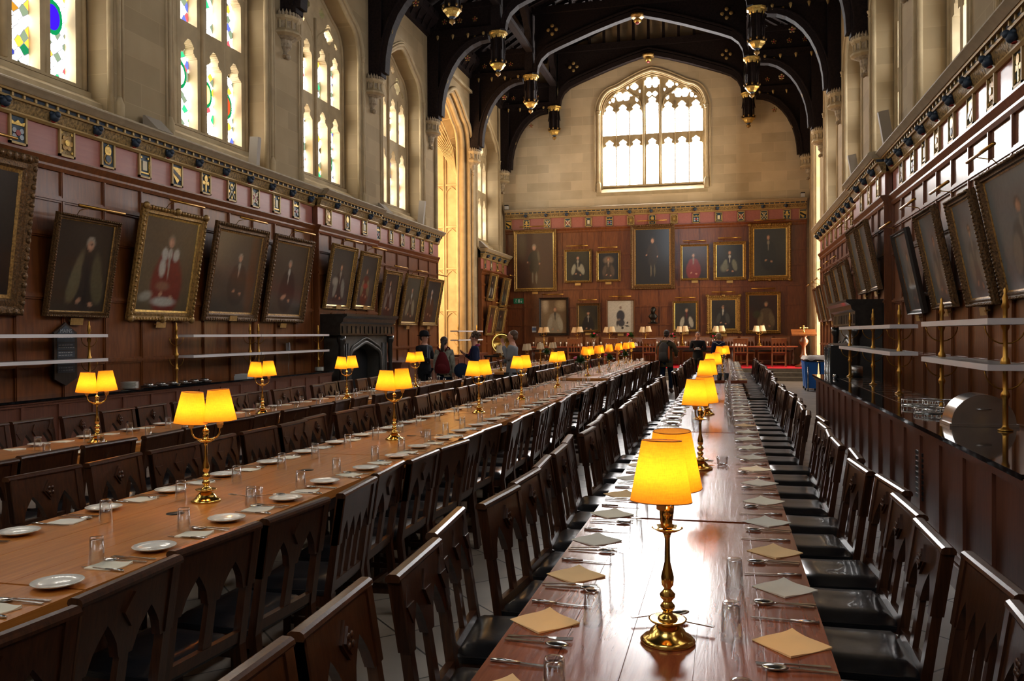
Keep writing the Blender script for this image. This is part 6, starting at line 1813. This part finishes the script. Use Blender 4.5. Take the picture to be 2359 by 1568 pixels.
    m.ell(hc + Vector((0, -.002, .0)), .074, .094, .098, 14, 10); m.ell(hc + Vector((0, .022, -.062)), .054, .062, .052, 12, 8); m.ell(hc + Vector((0, .098, -.012)), .012, .020, .022, 6, 5); m.ell(hc + Vector((0, .078, -.052)), .022, .010, .006, 6, 4)
    for s_ in (-1, 1): m.ell(hc + Vector((s_ * .077, .0, -.02)), .012, .022, .032, 6, 5)
    m.mat('hair_dark')
    for s_ in (-1, 1): m.ell(hc + Vector((s_ * .032, .084, .008)), .014, .008, .007, 6, 4); m.ell(hc + Vector((s_ * .032, .084, .030)), .020, .008, .005, 6, 4)
    m.obj('face', None, root)
    m = MB().mat(hair)
    if hairstyle == 'short': m.ell(hc + Vector((0, -.030, .034)), .086, .090, .080, 14, 9); m.ell(hc + Vector((0, -.055, -.02)), .078, .06, .07, 12, 7)
    elif hairstyle == 'curly':
        rr = random.Random(8); m.ell(hc + Vector((0, -.02, .03)), .09, .10, .09, 12, 8)
        for q in range(46):
            a = rr.uniform(0, 2 * PI); e = rr.uniform(-.3, 1.5); m.ell(hc + Vector((.092 * cos(a) * cos(e), -.025 + .105 * sin(a) * cos(e) * (1 if sin(a) < 0 else .75), .035 + .09 * sin(e))), .032, .032, .030, 6, 5)
    elif hairstyle == 'ponytail':
        m.ell(hc + Vector((0, -.018, .028)), .090, .104, .09, 14, 9); m.ell(hc + Vector((0, -.06, -.02)), .08, .06, .07, 12, 7)
        m.tube([hc + Vector(p) for p in ((0, -.10, .0), (.0, -.15, -.04), (-.01, -.16, -.12), (-.02, -.15, -.22), (-.03, -.14, -.30))], [.035, .042, .045, .04, .015], 8)
    elif hairstyle == 'bob': m.ell(hc + Vector((0, -.02, .02)), .098, .108, .098, 14, 9); m.ell(hc + Vector((0, -.05, -.045)), .098, .08, .08, 12, 7)
    m.obj('hair', None, root)
    return root, hc
vis = 'group of visitors standing at the left'
r, hc = person((-6.42, 17.7, 0), -PI / 2 - .35, 1.68, 'person in a black bowler hat, dark suit and glasses, hands raised, left of the group', vis,
               {1: [(.24, .05, 1.13), (.10, .26, 1.12)], -1: [(-.24, .05, 1.13), (-.10, .28, 1.15)]}, ('cloth_black', 0), 'cloth_black', 'black_plastic')
MB().mat('cloth_black').lathe([(.098, .02), (.10, .06), (.094, .11), (.07, .145), (.0, .155)], hc + Vector((0, -.01, 0)), 20, sy=1.15).lathe([(.098, .03), (.135, .028), (.148, .040), (.135, .036), (.098, .045)], hc + Vector((0, -.01, 0)), 20, sy=1.12).obj('hat', None, r)
MB().mat('steel').tube([hc + Vector(p) for p in ((-.078, 0, .005), (-.055, .092, .005), (.055, .092, .005), (.078, 0, .005))], .003, 4).tube([hc + Vector((.032 + .022 * cos(a * PI / 5), .097, .003 + .018 * sin(a * PI / 5))) for a in range(10)], .002, 4, True).tube([hc + Vector((-.032 + .022 * cos(a * PI / 5), .097, .003 + .018 * sin(a * PI / 5))) for a in range(10)], .002, 4, True).obj('glasses', None, r)
MB().mat('cloth_blue_grey').hexa([(-.05, .12, 1.05), (.05, .12, 1.05), (.05, .135, 1.05), (-.05, .135, 1.05)], [(-.03, .09, 1.44), (.03, .09, 1.44), (.03, .11, 1.44), (-.03, .11, 1.44)]).mat('cloth_navy').hexa([(-.018, .134, 1.05), (.018, .134, 1.05), (.018, .142, 1.05), (-.018, .142, 1.05)], [(-.010, .108, 1.43), (.010, .108, 1.43), (.010, .116, 1.43), (-.010, .116, 1.43)]).obj('shirt_front', None, r)
r, hc = person((-5.86, 17.4, 0), .12, 1.58, 'person with a dark ponytail in a patterned pale jacket, seen from behind', vis, None, ('cloth_pattern', 0), 'jeans', 'boot', 'hair_dark', 'ponytail', female=True)
root = thing('backpack', 'maroon backpack worn by the person with the ponytail', 'backpack', (-5.86 + .02, 17.4 - .16, .98), .12)
MB().mat('cloth_maroon').lathe([(.02, -.17), (.15, -.16), (.175, -.08), (.15, .06), (.10, .20), (.06, .28), (.0, .30)], (0, -.05, 0), 16, sy=.6).ell((0, -.13, -.04), .11, .05, .09, 12, 7).obj('bag', None, root)
for s_ in (-1, 1): MB().mat('cloth_maroon').tube([(s_ * .05, -.02, .30), (s_ * .11, .00, .40), (s_ * .125, .11, .37), (s_ * .13, .20, .22), (s_ * .13, .16, .05)], .018, 6).obj('strap', None, root)
r, hc = person((-5.22, 17.55, 0), PI / 2 + .25, 1.66, 'person with curly brown hair, navy top with a magenta collar, facing left', vis,
               {1: [(.22, .06, 1.14), (.05, .22, 1.26)]}, ('cloth_navy', 0), 'jeans', 'boot', 'hair_brown', 'curly', female=True)
MB().mat('cloth_magenta').tube([(.10, -.06, 1.46), (0, -.10, 1.47), (-.10, -.06, 1.46), (-.11, .08, 1.36), (-.04, .15, 1.22)], [.03, .03, .035, .03, .01], 6).tube([(.10, -.06, 1.46), (.11, .08, 1.36), (.04, .15, 1.22)], [.03, .03, .01], 6).obj('collar', None, r)
root = thing('shoulder_bag', 'blue bag hanging at the hip of the person in navy', 'bag', (-5.42, 17.25, .78), .5)
MB().mat('jeans').ell((0, 0, .1), .17, .07, .16, 12, 8).obj('bag', None, root)
person((-3.97, 15.9, 0), PI / 2 + .1, 1.70, 'person in a grey sweater, one hand at the chin, standing right of the others', vis,
       {-1: [(-.22, .06, 1.16), (-.04, .17, 1.44)], 1: [(.22, .05, 1.13), (-.04, .20, 1.14)]}, ('cloth_blue_grey', 0), 'cloth_grey', 'boot', 'hair_brown', 'short')
vc = 'visitors near the high table'
r, hc = person((-1.56, 23.7, 0), -.25, 1.71, 'person in an olive jacket and jeans walking away between the tables', vc, {1: [(.27, .02, 1.14), (.20, .22, 1.02)], -1: [(-.27, .0, 1.14), (-.24, .14, 1.0)]}, ('cloth_olive', 0), 'jeans', 'boot', 'hair_dark', 'short', (.0, .015), .06, .72)
root = thing('backpack', 'grey and orange backpack worn by the person in the olive jacket', 'backpack', (-1.56 - .05, 23.7 - .17, .98), -.25)
MB().mat('cloth_grey').lathe([(.03, -.10), (.13, -.09), (.15, .0), (.15, .22), (.12, .34), (.05, .41), (.0, .42)], (0, -.04, 0), 16, sy=.65).lathe([(.02, -.07), (.11, -.06), (.12, .04), (.10, .14), (.0, .17)], (0, -.11, 0), 14, sy=.5).obj('bag', None, root)
for s_ in (-1, 1):
    MB().mat('cloth_orange').ell((s_ * .145, -.04, .12), .022, .07, .20, 8, 6).obj('side_panel', None, root)
    MB().mat('cloth_grey').tube([(s_ * .06, -.02, .38), (s_ * .12, .03, .46), (s_ * .14, .16, .42), (s_ * .15, .20, .25)], .018, 6).obj('strap', None, root)
r, hc = person((-.86, 28.5, 0), PI, 1.66, 'person with brown hair in a black hooded top, looking down at a small device', vc, {1: [(.25, .06, 1.12), (.09, .24, 1.16)], -1: [(-.25, .06, 1.12), (-.08, .26, 1.16)]}, ('cloth_black', 0), 'cloth_black', 'boot', 'hair_brown', 'short', (.03, 0))
tag(MB().mat('sign_white').box(-.06, .06, -.02, .02, -.03, .04).obj('handheld_device', None, None, (-.86, 28.18, 1.14)), 'small white device in the hands of the person in black', 'device')
r, hc = person((-.20, 28.6, 0), .1, 1.62, 'person with short fair hair in a navy top, seen from behind the lamps', vc, {1: [(.25, .06, 1.12), (.12, .24, 1.1)]}, ('cloth_navy', 0), 'cloth_black', 'boot', 'hair_fair', 'bob', female=True)
MB().mat('sign_white').tube([(.10, -.10, 1.40), (.0, -.125, 1.34), (-.10, -.10, 1.40)], .007, 5).tube([(.19, -.07, 1.40), (.10, -.10, 1.40)], .006, 5).tube([(-.19, -.07, 1.40), (-.10, -.10, 1.40)], .006, 5).obj('stripe', None, r)
